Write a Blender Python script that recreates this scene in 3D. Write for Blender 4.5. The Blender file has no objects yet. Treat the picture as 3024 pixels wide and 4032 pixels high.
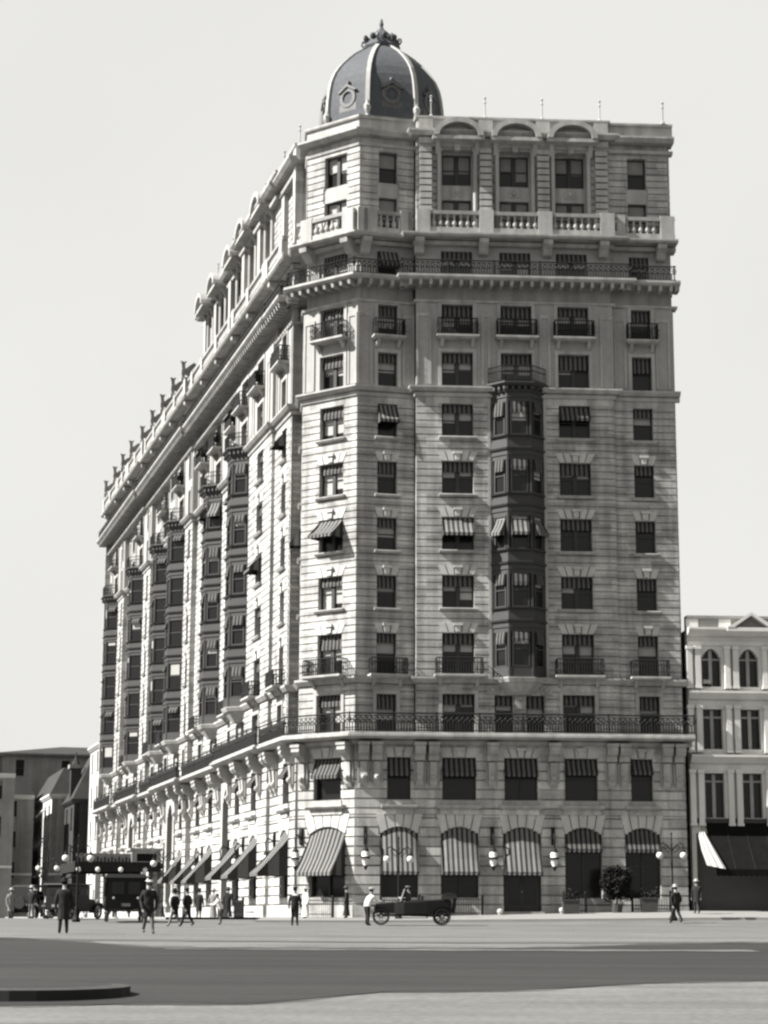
import bpy, math, random
from mathutils import Vector
R_ = random.Random(7)
sin, cos, pi, rad = math.sin, math.cos, math.pi, math.radians
scene = bpy.context.scene
COL = scene.collection

# ------------------------------------------------------------------ materials
TINT = (1.0, .99, .952)
MATS = {}; MIDX = []
def gm(name, v, rough=.85, var=.12, scale=.6, spec=.2, fine=0., tint=TINT, bump=0., streak=0., metal=0., hs=0.):
    m = bpy.data.materials.new(name); m.use_nodes = True
    nt = m.node_tree; N = nt.nodes; L = nt.links
    b = N['Principled BSDF']; b.inputs['Roughness'].default_value = rough
    b.inputs['Specular IOR Level'].default_value = spec
    b.inputs['Metallic'].default_value = metal
    c = tuple(v*t*.645 for t in tint)+(1,)
    b.inputs['Base Color'].default_value = c
    if var:
        g = N.new('ShaderNodeNewGeometry')
        n1 = N.new('ShaderNodeTexNoise'); n1.inputs['Scale'].default_value = scale; n1.inputs['Detail'].default_value = 7; n1.inputs['Roughness'].default_value = .62
        L.new(g.outputs['Position'], n1.inputs['Vector'])
        mr = N.new('ShaderNodeMapRange'); mr.inputs[1].default_value = .25; mr.inputs[2].default_value = .75
        mr.inputs[3].default_value = 1-var; mr.inputs[4].default_value = 1+var
        L.new(n1.outputs['Fac'], mr.inputs[0]); last = mr.outputs[0]
        if fine:
            n2 = N.new('ShaderNodeTexNoise'); n2.inputs['Scale'].default_value = 9; n2.inputs['Detail'].default_value = 3
            L.new(g.outputs['Position'], n2.inputs['Vector'])
            m2 = N.new('ShaderNodeMapRange'); m2.inputs[1].default_value = .25; m2.inputs[2].default_value = .75
            m2.inputs[3].default_value = 1-fine; m2.inputs[4].default_value = 1+fine
            L.new(n2.outputs['Fac'], m2.inputs[0])
            mm = N.new('ShaderNodeMath'); mm.operation = 'MULTIPLY'; L.new(last, mm.inputs[0]); L.new(m2.outputs[0], mm.inputs[1]); last = mm.outputs[0]
        if streak:   # soot washed down the stone: noise stretched vertically
            mp = N.new('ShaderNodeMapping'); mp.inputs['Scale'].default_value = (1.6, 1.6, .12); L.new(g.outputs['Position'], mp.inputs[0])
            n3 = N.new('ShaderNodeTexNoise'); n3.inputs['Scale'].default_value = 1.2; n3.inputs['Detail'].default_value = 6
            L.new(mp.outputs[0], n3.inputs['Vector'])
            m3 = N.new('ShaderNodeMapRange'); m3.inputs[1].default_value = .35; m3.inputs[2].default_value = .7
            m3.inputs[3].default_value = 1+streak*.4; m3.inputs[4].default_value = 1-streak
            L.new(n3.outputs['Fac'], m3.inputs[0])
            mm = N.new('ShaderNodeMath'); mm.operation = 'MULTIPLY'; L.new(last, mm.inputs[0]); L.new(m3.outputs[0], mm.inputs[1]); last = mm.outputs[0]
        if hs:       # wheel tracks and sweepings along the street
            mp = N.new('ShaderNodeMapping'); mp.inputs['Scale'].default_value = (.09, 1.1, 1); L.new(g.outputs['Position'], mp.inputs[0])
            n4 = N.new('ShaderNodeTexNoise'); n4.inputs['Scale'].default_value = .55; n4.inputs['Detail'].default_value = 8; n4.inputs['Roughness'].default_value = .7
            L.new(mp.outputs[0], n4.inputs['Vector'])
            m4 = N.new('ShaderNodeMapRange'); m4.inputs[1].default_value = .3; m4.inputs[2].default_value = .7; m4.inputs[3].default_value = 1-hs; m4.inputs[4].default_value = 1+hs
            L.new(n4.outputs['Fac'], m4.inputs[0]); mm = N.new('ShaderNodeMath'); mm.operation = 'MULTIPLY'; L.new(last, mm.inputs[0]); L.new(m4.outputs[0], mm.inputs[1]); last = mm.outputs[0]
        sc = N.new('ShaderNodeVectorMath'); sc.operation = 'SCALE'; sc.inputs[0].default_value = c[:3]
        L.new(last, sc.inputs['Scale']); L.new(sc.outputs[0], b.inputs['Base Color'])
        if bump:
            bp = N.new('ShaderNodeBump'); bp.inputs['Strength'].default_value = bump; bp.inputs['Distance'].default_value = .05
            L.new(n1.outputs['Fac'], bp.inputs['Height']); L.new(bp.outputs[0], b.inputs['Normal'])
    MATS[name] = len(MIDX); MIDX.append(m)
    return m
def stone(name, v, bw=1.25, bh=.41375, z0=.0, mort=.9):
    """ashlar: every block a little lighter or darker than the next"""
    m = gm(name, v, .9, .22, .5, .15, fine=.16, streak=.36)
    nt = m.node_tree; N = nt.nodes; L = nt.links; b = N['Principled BSDF']
    g = N.new('ShaderNodeNewGeometry'); sx = N.new('ShaderNodeSeparateXYZ'); L.new(g.outputs['Position'], sx.inputs[0])
    sub = N.new('ShaderNodeMath'); sub.operation = 'SUBTRACT'; L.new(sx.outputs[0], sub.inputs[0]); L.new(sx.outputs[1], sub.inputs[1])
    ad = N.new('ShaderNodeMath'); ad.operation = 'SUBTRACT'; ad.inputs[1].default_value = z0; L.new(sx.outputs[2], ad.inputs[0])
    cb = N.new('ShaderNodeCombineXYZ'); L.new(sub.outputs[0], cb.inputs[0]); L.new(ad.outputs[0], cb.inputs[1])
    br = N.new('ShaderNodeTexBrick'); br.inputs['Scale'].default_value = 1; br.inputs['Brick Width'].default_value = bw; br.inputs['Row Height'].default_value = bh
    br.inputs['Mortar Size'].default_value = .006; br.inputs['Color1'].default_value = (.74,)*3+(1,); br.inputs['Color2'].default_value = (1.17,)*3+(1,)
    br.inputs['Mortar'].default_value = (mort,)*3+(1,); br.inputs['Bias'].default_value = .0
    L.new(cb.outputs[0], br.inputs['Vector'])
    old = b.inputs['Base Color'].links[0].from_socket
    mx = N.new('ShaderNodeVectorMath'); mx.operation = 'MULTIPLY'; L.new(old, mx.inputs[0]); L.new(br.outputs['Color'], mx.inputs[1])
    L.new(mx.outputs[0], b.inputs['Base Color'])
    return m
stone('stone', .485); stone('stone_low', .55, 1.5, .525, .2)
gm('trim', .44, .85, .16, .8, fine=.08, streak=.26)
gm('lintel_stone', .60, .85, .12, 1.1, fine=.08, streak=.15)
gm('brickwork', .39, .9, .08, 1.5, fine=.10, streak=.10)
gm('iron', .022, .6, .2, 3, spec=.08)
gm('glass', .014, .15, 0, 1, spec=.24)
gm('sash', .05, .6, .1, 2)
gm('blind', .42, .9, .08, 3)
gm('curtain', .26, .9, .10, 3)
gm('stripe_light', .21, .95, .08, 3); gm('stripe_light_shaded', .13, .95, .15, 3); gm('stripe_dark_shaded', .028, .95, .1, 3, spec=.05); gm('stripe_dark', .035, .95, .1, 3)
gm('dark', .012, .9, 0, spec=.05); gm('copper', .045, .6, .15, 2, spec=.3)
gm('slate', .10, .75, .16, 3, spec=.15, fine=.2, tint=(.92, .97, 1.06)); gm('slate_grey', .10, .6, .15, 3, spec=.35, fine=.2)
gm('rib', .42, .6, .06, 2); gm('roofing', .12, .9, .1, 1)
gm('globe', .72, .3, 0, 1, spec=.5)
gm('asphalt', .029, .9, .14, .25, fine=.12, bump=.3, hs=.34); gm('pavement', .143, .92, .18, .35, fine=.26, bump=.4, hs=.3)
gm('flagstone', .25, .9, .08, .7, fine=.06); gm('kerbstone', .03, .9, .2, 1.5); gm('kerb_light', .28, .9, .1, 1)
gm('ground', .09, .95, .12, .2, fine=.1)
gm('pale_stone', .78, .85, .08, .8, fine=.05, streak=.10); gm('dull_stone', .33, .9, .16, .7, fine=.08, streak=.2)
gm('dark_brick', .06, .9, .2, .8, fine=.1, spec=.05); gm('mansard', .06, .8, .2, 1, spec=.05); gm('white_wall', .55, .9, .08, .8, streak=.12)
gm('canvas_dark', .012, .95, .2, 2, spec=.01); gm('canvas_white', .75, .9, .06, 2)
gm('skin', .32, .6, .05, 8); gm('cloth_black', .02, .9, .2, 8); gm('cloth_white', .85, .9, .06, 8); gm('cloth_grey', .12, .9, .15, 8); gm('cloth_mid', .22, .9, .12, 8)
gm('straw', .55, .8, .08, 12); gm('car_paint', .012, .5, .1, 3, spec=.12); gm('rubber', .045, .8, .15, 6); gm('spoke', .09, .6, .1, 6)
gm('brass', .3, .35, .05, 6, spec=.6); gm('leather', .03, .7, .2, 6); gm('leaf', .03, .8, .4, 5, spec=.05); gm('leaf_dark', .014, .8, .3, 5, spec=.05); gm('bark', .06, .9, .2, 5)
gm('wood_tub', .07, .8, .2, 5)

_m = MIDX[MATS['canvas_white']]; _nt = _m.node_tree; _p = _nt.nodes['Principled BSDF']; _o = _nt.nodes['Material Output']
_t = _nt.nodes.new('ShaderNodeBsdfTranslucent'); _t.inputs[0].default_value = (.5,.49,.46,1); _x = _nt.nodes.new('ShaderNodeMixShader'); _x.inputs[0].default_value = .4
_nt.links.new(_p.outputs[0], _x.inputs[1]); _nt.links.new(_t.outputs[0], _x.inputs[2]); _nt.links.new(_x.outputs[0], _o.inputs[0])

# ------------------------------------------------------------------ mesh helpers
class Fr:
    """vertical frame: u along, w outward, z up"""
    def __init__(s, p0, d, n=None):
        l = math.hypot(*d); s.p = p0; s.d = (d[0]/l, d[1]/l)
        s.n = n if n else (s.d[1], -s.d[0])
    def m(s, u, w, z): return (s.p[0]+u*s.d[0]+w*s.n[0], s.p[1]+u*s.d[1]+w*s.n[1], z)
    def xy(s, u, w=0): return s.m(u, w, 0)[:2]
WORLD = Fr((0, 0), (1, 0), (0, 1))
class MB:
    def __init__(s): s.v = []; s.f = []; s.mt = []
    def face(s, pts, m):
        k = len(s.v); s.v += pts; s.f.append(tuple(range(k, k+len(pts)))); s.mt.append(MATS[m])
    def hull8(s, P, m):
        k = len(s.v); s.v += P
        for q in ((0,1,2,3), (7,6,5,4), (0,4,5,1), (1,5,6,2), (2,6,7,3), (3,7,4,0)):
            s.f.append(tuple(k+i for i in q)); s.mt.append(MATS[m])
    def box(s, fr, u0, u1, w0, w1, z0, z1, m):
        s.hull8([fr.m(u0,w0,z0), fr.m(u1,w0,z0), fr.m(u1,w1,z0), fr.m(u0,w1,z0), fr.m(u0,w0,z1), fr.m(u1,w0,z1), fr.m(u1,w1,z1), fr.m(u0,w1,z1)], m)
    def taper(s, fr, u0, u1, w0, w1, z0, z1, k, m):
        uc=(u0+u1)/2; wc=(w0+w1)/2
        def q(u,w,z,t): return fr.m(uc+(u-uc)*t, wc+(w-wc)*t, z)
        s.hull8([q(u0,w0,z0,1), q(u1,w0,z0,1), q(u1,w1,z0,1), q(u0,w1,z0,1), q(u0,w0,z1,k), q(u1,w0,z1,k), q(u1,w1,z1,k), q(u0,w1,z1,k)], m)
    def loft(s, A, B, m, capA=True, capB=True):
        k = len(s.v); n = len(A); s.v += list(A)+list(B); M = MATS[m]
        for i in range(n):
            j = (i+1) % n; s.f.append((k+i, k+j, k+n+j, k+n+i)); s.mt.append(M)
        if capA: s.f.append(tuple(range(k, k+n))); s.mt.append(M)
        if capB: s.f.append(tuple(range(k+2*n-1, k+n-1, -1))); s.mt.append(M)
    def prism_uz(s, fr, pts, w0, w1, m): s.loft([fr.m(u,w0,z) for u,z in pts], [fr.m(u,w1,z) for u,z in pts], m)
    def prism_wz(s, fr, pts, u0, u1, m): s.loft([fr.m(u0,w,z) for w,z in pts], [fr.m(u1,w,z) for w,z in pts], m)
    def prism_xy(s, pts, z0, z1, m): s.loft([(x,y,z0) for x,y in pts], [(x,y,z1) for x,y in pts], m)
    def lathe(s, c, prof, n, m, rot=0., fr=None):
        ax = (0,0)
        rings = [[(c[0]+r*cos(rot+2*pi*i/n), c[1]+r*sin(rot+2*pi*i/n), c[2]+z) for i in range(n)] for r, z in prof]
        for i in range(len(rings)-1): s.loft(rings[i], rings[i+1], m, i == 0, i == len(rings)-2)
    def tube(s, a, b, r, m, n=6, r2=None):
        a = Vector(a); b = Vector(b); d = (b-a)
        if d.length < 1e-6: return
        d.normalize(); x = d.cross(Vector((0,0,1)));
        if x.length < 1e-3: x = Vector((1,0,0))
        x.normalize(); y = d.cross(x); r2 = r if r2 is None else r2
        s.loft([tuple(a+(x*cos(t)+y*sin(t))*r) for t in (2*pi*i/n for i in range(n))], [tuple(b+(x*cos(t)+y*sin(t))*r2) for t in (2*pi*i/n for i in range(n))], m)
    def path(s, pts, r, m, n=6):
        for a, b in zip(pts, pts[1:]): s.tube(a, b, r, m, n)
    def ball(s, c, r, m, n=10, k=6, sz=1.):
        s.lathe(c, [(max(1e-3, r*sin(pi*i/k)), -r*sz*cos(pi*i/k)) for i in range(k+1)], n, m)
    def sweep(s, P, prof, m, caps=True):
        """closed (w,z) profile along plan path P; outward = right of travel"""
        offs = {}
        for w, z in prof:
            if w not in offs: offs[w] = offset(P, w)
        rings = [[(offs[w][i][0], offs[w][i][1], z) for w, z in prof] for i in range(len(P))]
        for i in range(len(P)-1): s.loft(rings[i], rings[i+1], m, caps and i == 0, caps and i == len(P)-2)
    def build(s, name, parent=None, smooth=False, label=None):
        me = bpy.data.meshes.new(name); me.from_pydata(s.v, [], s.f)
        used = sorted(set(s.mt)); mp = {k: i for i, k in enumerate(used)}
        for k in used: me.materials.append(MIDX[k])
        me.polygons.foreach_set('material_index', [mp[k] for k in s.mt])
        if smooth: me.polygons.foreach_set('use_smooth', [True]*len(s.f))
        me.update()
        o = bpy.data.objects.new(name, me); COL.objects.link(o)
        if parent: o.parent = parent
        if label: o['label'] = label
        return o
def offset(P, w):
    out = []; n = len(P)
    ns = []
    for a, b in zip(P, P[1:]):
        l = math.hypot(b[0]-a[0], b[1]-a[1]); ns.append(((b[1]-a[1])/l, -(b[0]-a[0])/l))
    for i in range(n):
        if i == 0: q = ns[0]
        elif i == n-1: q = ns[-1]
        else:
            a, b = ns[i-1], ns[i]; k = max(.25, 1+a[0]*b[0]+a[1]*b[1]); q = ((a[0]+b[0])/k, (a[1]+b[1])/k)
        out.append((P[i][0]+q[0]*w, P[i][1]+q[1]*w))
    return out
def rectprof(w0, w1, z0, z1): return [(w0,z0), (w1,z0), (w1,z1), (w0,z1)]
def along(P, sp, margin=0.):
    for a, b in zip(P, P[1:]):
        l = math.hypot(b[0]-a[0], b[1]-a[1])
        if l < .25: continue
        n = max(1, int((l-2*margin)/sp)); d = ((b[0]-a[0])/l, (b[1]-a[1])/l)
        for i in range(n+1):
            t = margin+(l-2*margin)*i/n; yield (a[0]+d[0]*t, a[1]+d[1]*t), d
def empty(name, loc=(0,0,0), rz=0):
    o = bpy.data.objects.new(name, None); COL.objects.link(o); o.location = loc; o.rotation_euler = (0,0,rz); o.empty_display_size = .3
    return o
def tag(o, label=None, cat=None, group=None, kind=None):
    for k, v in (('label',label), ('category',cat), ('group',group), ('kind',kind)):
        if v: o[k] = v
    return o

class Relief:
    """a wall face as a stepped height field with real openings"""
    def __init__(s, fr, z0, z1, base):
        s.fr = fr; s.z0 = z0; s.z1 = z1; s.base = base; s.ops = []
    def w(s, u):
        for a, b, w in s.base:
            if a-1e-6 <= u <= b+1e-6: return w
        return s.base[0][2]
    def rect(s, u0, u1, z0, z1, dw, m=None): s.ops.append((u0,u1,max(z0,s.z0),min(z1,s.z1),dw,m))
    def hole(s, u0, u1, z0, z1, deep=.42): s.ops.append((u0,u1,max(z0,s.z0),min(z1,s.z1),('h',deep),None))
    def grooves(s, z0, z1, pitch, h=.07, d=.085, u0=-1e3, u1=1e3):
        z = z0
        while z < z1: s.ops.append((u0,u1,z,min(z+h,z1),-d,None)); z += pitch
    def emit(s, mb, mat):
        us = set(); zs = {s.z0, s.z1}
        for a, b, w in s.base: us |= {a, b}
        lo = min(us); hi = max(us)
        ops = [(max(o[0],lo), min(o[1],hi))+o[2:] for o in s.ops]
        ops = [o for o in ops if o[1]-o[0] > 1e-4 and o[3]-o[2] > 1e-4]
        for o in ops: us |= {o[0], o[1]}; zs |= {o[2], o[3]}
        def uniq(S):
            S = sorted(S); r = [S[0]]
            for x in S[1:]:
                if x-r[-1] > 1e-3: r.append(x)
            return r
        us = uniq(us); zs = uniq(zs); nu = len(us)-1; nz = len(zs)-1
        import bisect
        D = [[None]*nz for _ in range(nu)]
        for i in range(nu):
            b = s.w((us[i]+us[i+1])/2)
            for j in range(nz): D[i][j] = (b, mat, False)
        for u0, u1, z0, z1, dw, m in ops:
            i0 = bisect.bisect_left(us, u0-2e-3); i1 = bisect.bisect_left(us, u1-2e-3)
            j0 = bisect.bisect_left(zs, z0-2e-3); j1 = bisect.bisect_left(zs, z1-2e-3)
            for i in range(i0, i1):
                b = s.w((us[i]+us[i+1])/2)
                for j in range(j0, j1):
                    if isinstance(dw, tuple): D[i][j] = (b-dw[1], mat, True)
                    else: D[i][j] = (b+dw, m or mat, False)
        fr = s.fr
        for j in range(nz):
            i = 0
            while i < nu:
                k = i
                while k+1 < nu and D[k+1][j] == D[i][j]: k += 1
                w, mm, h = D[i][j]
                if not h: mb.face([fr.m(us[i],w,zs[j]), fr.m(us[k+1],w,zs[j]), fr.m(us[k+1],w,zs[j+1]), fr.m(us[i],w,zs[j+1])], mm)
                i = k+1
        for i in range(nu+1):        # vertical returns
            for j in range(nz):
                a = D[i-1][j] if i > 0 else None; b = D[i][j] if i < nu else None
                wa = a[0] if a else b[0]-.6; wb = b[0] if b else a[0]-.6
                if abs(wa-wb) < 1e-5: continue
                mm = (a if (a and wa > wb) else b)[1] if (a and b) else (a or b)[1]
                mb.face([fr.m(us[i],wa,zs[j]), fr.m(us[i],wb,zs[j]), fr.m(us[i],wb,zs[j+1]), fr.m(us[i],wa,zs[j+1])], mm)
        for j in range(nz+1):
            i = 0
            while i < nu:
                a = D[i][j-1] if j > 0 else None; b = D[i][j] if j < nz else None
                wa = a[0] if a else b[0]-.6; wb = b[0] if b else a[0]-.6
                if abs(wa-wb) > 1e-5:
                    k = i
                    while k+1 < nu and (D[k+1][j-1] if j > 0 else None) == a and (D[k+1][j] if j < nz else None) == b: k += 1
                    mb.face([fr.m(us[i],wa,zs[j]), fr.m(us[k+1],wa,zs[j]), fr.m(us[k+1],wb,zs[j]), fr.m(us[i],wb,zs[j])], (a or b)[1])
                    i = k+1
                else: i += 1

# ------------------------------------------------------------------ plan of the hotel (eye level is z = 0)
def dirn(deg): return (cos(rad(deg)), sin(rad(deg)))
MAIN = Fr((1.85, 111.15), dirn(3.45))
B0 = (-1.586, 111.0); B1 = (1.75, 111.85); A0 = (-4.83, 113.45)
BAY = Fr(B0, (B1[0]-B0[0], B1[1]-B0[1]))
CH = Fr(A0, (B0[0]-A0[0], B0[1]-A0[1])); CHL = math.hypot(B0[0]-A0[0], B0[1]-A0[1])
LS = Fr((-4.99, 113.45), (-.2635, .9647), (-.9647, -.2635))
LBASE = [(2.17,6.9,0.), (6.9,18.9,.22), (18.9,36.2,-.28), (36.2,47.,.12), (47.,57.5,-.28), (57.5,67.,.1), (67.,74.,-.3), (74.,84.2,.12)]
LLOW = [(0.,6.9,0.)]+LBASE[1:]
I0 = LS.xy(2.17, -.62)
RC = Fr(A0, (A0[0]-I0[0], A0[1]-I0[1])); RC = Fr(I0, (A0[0]-I0[0], A0[1]-I0[1])); RCL = math.hypot(A0[0]-I0[0], A0[1]-I0[1])
RTN = Fr(LS.xy(2.17, 0), (I0[0]-LS.xy(2.17,0)[0], I0[1]-LS.xy(2.17,0)[1]))
leftpts = []
for a, b, w in reversed(LBASE): leftpts += [LS.xy(b, w), LS.xy(a, w)]
leftlow = leftpts[:-1]
rightpts = [MAIN.xy(11.58,0), MAIN.xy(11.58,-.3), MAIN.xy(15.2,-.3), MAIN.xy(15.52,-.3)]
PATH_U = leftpts+[I0, A0, B0, B1, MAIN.xy(0,0)]+rightpts
PATH_L = leftlow+[A0, MAIN.xy(-3.44,0), MAIN.xy(15.6,0)]
PATH_NEAR = [LS.xy(36.2,-8), LS.xy(36.2,-.28), LS.xy(18.9,-.28), LS.xy(18.9,.22), LS.xy(6.9,.22), LS.xy(6.9,0), LS.xy(2.17,0), I0, A0, B0, B1, MAIN.xy(0,0)]+rightpts
PATH_C = [LS.xy(*q) for q in ((84.2,.38),(60,.38),(60,.22),(36.2,.22),(36.2,.05),(6.9,.05),(6.9,0),(2.17,0))]+[I0, A0, B0, B1, MAIN.xy(0,0)]+rightpts
def wc(u): return .38 if u > 60 else .22 if u > 36.2 else .05
PATH_FAR = leftpts[:leftpts.index(LS.xy(36.2,.12))+1]

ROWS = {1:(6.51,8.87), 2:(10.25,12.45), 3:(13.48,15.93), 4:(17.34,19.26), 5:(20.69,22.63), 6:(23.97,25.94), 7:(27.38,29.36),
        8:(30.42,32.46), 9:(33.45,35.36), 10:(36.9,38.72), 11:(39.9,42.1), 12:(43.02,44.97)}
hotel = empty('hotel', (5, 118, 0))
tag(hotel, 'tall pale stone hotel with a domed corner and striped window awnings', 'hotel')

stuffw = MB(); NWIN = [0]
def awning(mb, fr, uc, W, zt, drop, pr, w, val=.22, arch=0., n=None, sides=True):
    LD = ('stripe_light_shaded', 'stripe_dark_shaded') if pr < .6 else ('stripe_light', 'stripe_dark')  # rolled and half-down awnings: same cloth, shade put into darker stripe colours
    n = n or max(7, int(W/.135)//2*2+1)
    for i in range(n):
        a = uc-W/2+W*i/n; b = a+W/n; m = LD[0] if i % 2 else LD[1]
        def top(u): return zt-arch*(abs(2*(u-uc)/W)**2)
        za, zb = top(a), top(b); sag = .05*pr
        sg = .09*min(1, pr)*(1+.3*sin(uc*3)); K = 3 if pr > .4 else 1
        def cv(u, z0_, t, o_=0): return fr.m(u, w+pr*t-sg*sin(pi*t)*.6+(.012*pr*sin(u*9+z0_) if t > 0 else 0)-o_, z0_+(zt-drop-z0_)*t-sg*sin(pi*t)-o_)
        for q in range(K):
            t0, t1 = q/K, (q+1)/K
            mb.hull8([cv(a,za,t0), cv(b,zb,t0), cv(b,zb,t0,.02), cv(a,za,t0,.02), cv(a,za,t1), cv(b,zb,t1), cv(b,zb,t1,.02), cv(a,za,t1,.02)], m)
        zz = zt-drop
        mb.face([fr.m(a,w+pr,zz), fr.m(b,w+pr,zz), fr.m(b,w+pr,zz-val*.75), fr.m((a+b)/2,w+pr+.01,zz-val), fr.m(a,w+pr,zz-val*.75)], m)
    if sides:
        for u in (uc-W/2, uc+W/2):
            k = 3
            for q in range(k):
                t0 = q/k; t1 = (q+1)/k
                zt_ = zt-arch
                mb.face([fr.m(u, w+pr*t0, zt_-(drop-arch)*t0), fr.m(u, w+pr*t1, zt_-(drop-arch)*t1), fr.m(u, w+pr*t1, zt-drop-val*.8), fr.m(u, w+pr*t0, zt-drop-val*.8)], 'stripe_dark' if q % 2 == 0 else 'cloth_grey')
def fan(mb, fr, uc, W, zt, H, w, ear=.30, n=5, arch=0., m='lintel_stone', key=True, gap=.035):
    """splayed voussoirs over an opening, a raised keystone in the middle"""
    k_ = 1.32 if not arch else 1.26
    for i in range(n):
        b0, b1 = W*(-.5+i/n)+gap, W*(-.5+(i+1)/n)-gap; t0, t1 = W*k_*(-.5+i/n)+gap, W*k_*(-.5+(i+1)/n)-gap
        def zb(u): return zt+.01-arch*min(1., abs(2*u/W))**2
        mb.prism_uz(fr, [(uc+b0,zb(b0)), (uc+(b0+b1)/2,zb((b0+b1)/2)), (uc+b1,zb(b1)), (uc+t1,zt+H), (uc+t0,zt+H)], w-.1, w+.03, m)
    if key and not arch:
        mb.prism_uz(fr, [(uc-.13,zt+.06), (uc+.13,zt+.06), (uc+.19,zt+H), (uc-.19,zt+H)], w-.05, w+.12, m)
        mb.box(fr, uc-.25, uc+.25, w-.05, w+.2, zt+H*.72, zt+H*.98, m)
def window(fr, uc, W, z0, z1, w, kind=1, bl=.3, aw='roll', lint=True, sill=True, ind=True, arch=0., awp=.8, deep=.42, mull=.22, parent=None, frame_m='sash', bmat='blind', stk=False, drop=None):
    """glass pane with sash bars, roller blind, lintel, sill and awning"""
    g = MB(); s = MB(); b = MB(); l = MB(); si = MB(); a = MB()
    wg = w-deep+.03
    if arch:
        K = 10; pts = [(uc+W/2, z0), (uc-W/2, z0)]+[(uc-W/2+W*i/K, z1-arch*(2*i/K-1)**2+.03) for i in range(K+1)]
        g.face([fr.m(u, wg, z) for u, z in pts], 'glass')
    else: g.face([fr.m(uc-W/2,wg,z0), fr.m(uc+W/2,wg,z0), fr.m(uc+W/2,wg,z1), fr.m(uc-W/2,wg,z1)], 'glass')
    t = .07; zt = z1-arch
    s.box(fr, uc-W/2, uc-W/2+t, wg, wg+.09, z0, zt, frame_m); s.box(fr, uc+W/2-t, uc+W/2, wg, wg+.09, z0, zt, frame_m)
    s.box(fr, uc-W/2+t, uc+W/2-t, wg, wg+.085, z0, z0+t, frame_m)
    s.box(fr, uc-W/2+t, uc+W/2-t, wg, wg+.085, zt-t, zt, frame_m)
    zm = (z0+zt)/2+.02
    hb = [(uc-W/2+t, uc+W/2-t)]
    if kind == 2:
        s.box(fr, uc-mull/2, uc+mull/2, wg, wg+.12, z0+t, zt-t, frame_m); hb = [(uc-W/2+t, uc-mull/2), (uc+mull/2, uc+W/2-t)]
    for x0, x1 in hb: s.box(fr, x0, x1, wg, wg+.07, zm-.03, zm+.03, frame_m)
    H = zt-z0
    if bl > 0:
        for x0, x1 in hb:
            q = max(.1, min(.9, bl+(R_.uniform(-.06,.06) if R_.random() < .6 else R_.uniform(-.2,.25))))
            b.box(fr, x0+.03, x1-.03, wg+.004, wg+.014, zt-t-q*H, zt-t, bmat)
    if lint:
        if arch: fan(l, fr, uc, W, z1+.02, .68, w, ear=.42, n=5, arch=arch)
        else: fan(l, fr, uc, W, z1, .56, w, n=5 if kind == 2 else 3)
    if sill: si.prism_wz(fr, [(w-.3,z0-.16), (w+.14,z0-.16), (w+.22,z0-.05), (w+.2,z0), (w-.3,z0+.005)], uc-W/2-.17, uc+W/2+.17, 'trim')
    if aw == 'roll': awning(a, fr, uc, W-.06, z1-.02-arch*.6, (.40+(R_.uniform(-.05,.12) if R_.random() < .8 else R_.uniform(-.15,.4))) if drop is None else drop, .09, wg+.12, .20+R_.uniform(-.02,.06), arch=arch*.4)
    elif aw == 'half': awning(a, fr, uc, W-.04, z1-.02, .55 if drop is None else drop, .5, w-.2, .22, arch=0)
    elif aw == 'down': awning(a, fr, uc, W-.03, z1-.02, drop or (z1-z0)*.52, awp, w-.12, .2, arch=arch)
    NWIN[0] += 1
    if not ind:
        for q in (g,s,b,l,si,a):
            k = len(stuffw.v); stuffw.v += q.v; stuffw.f += [tuple(k+i for i in f) for f in q.f]; stuffw.mt += q.mt
        return None
    P = parent or hotel
    o = g.build('window', P)
    if parent is not None:      # inside a bay window: one mesh per window, the deepest level allowed
        me = MB(); 
        for q in (g,s,b,a):
            k = len(me.v); me.v += q.v; me.f += [tuple(k+i for i in f) for f in q.f]; me.mt += q.mt
        bpy.data.objects.remove(o); return me.build('window', P)
    s.build('frame', o)
    if b.f: b.build('blind', o)
    if l.f: l.build('lintel', o)
    if si.f: si.build('sill', o)
    if a.f: a.build('awning', o, label='striped awning let right down' if aw == 'down' else None)
    return o
def archhole(R, uc, W, z0, z1, arch, deep=.42, K=10):
    for i in range(K):
        a = uc-W/2+W*i/K; b = a+W/K; m = (a+b)/2-uc
        R.hole(a, b, z0, z1-arch*(2*m/W)**2, deep)
def architrave(R, uc, W, z0, z1, m='trim', t=.20, d=.07):
    R.rect(uc-W/2-t, uc+W/2+t, z0, z1+t, d, m)
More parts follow.
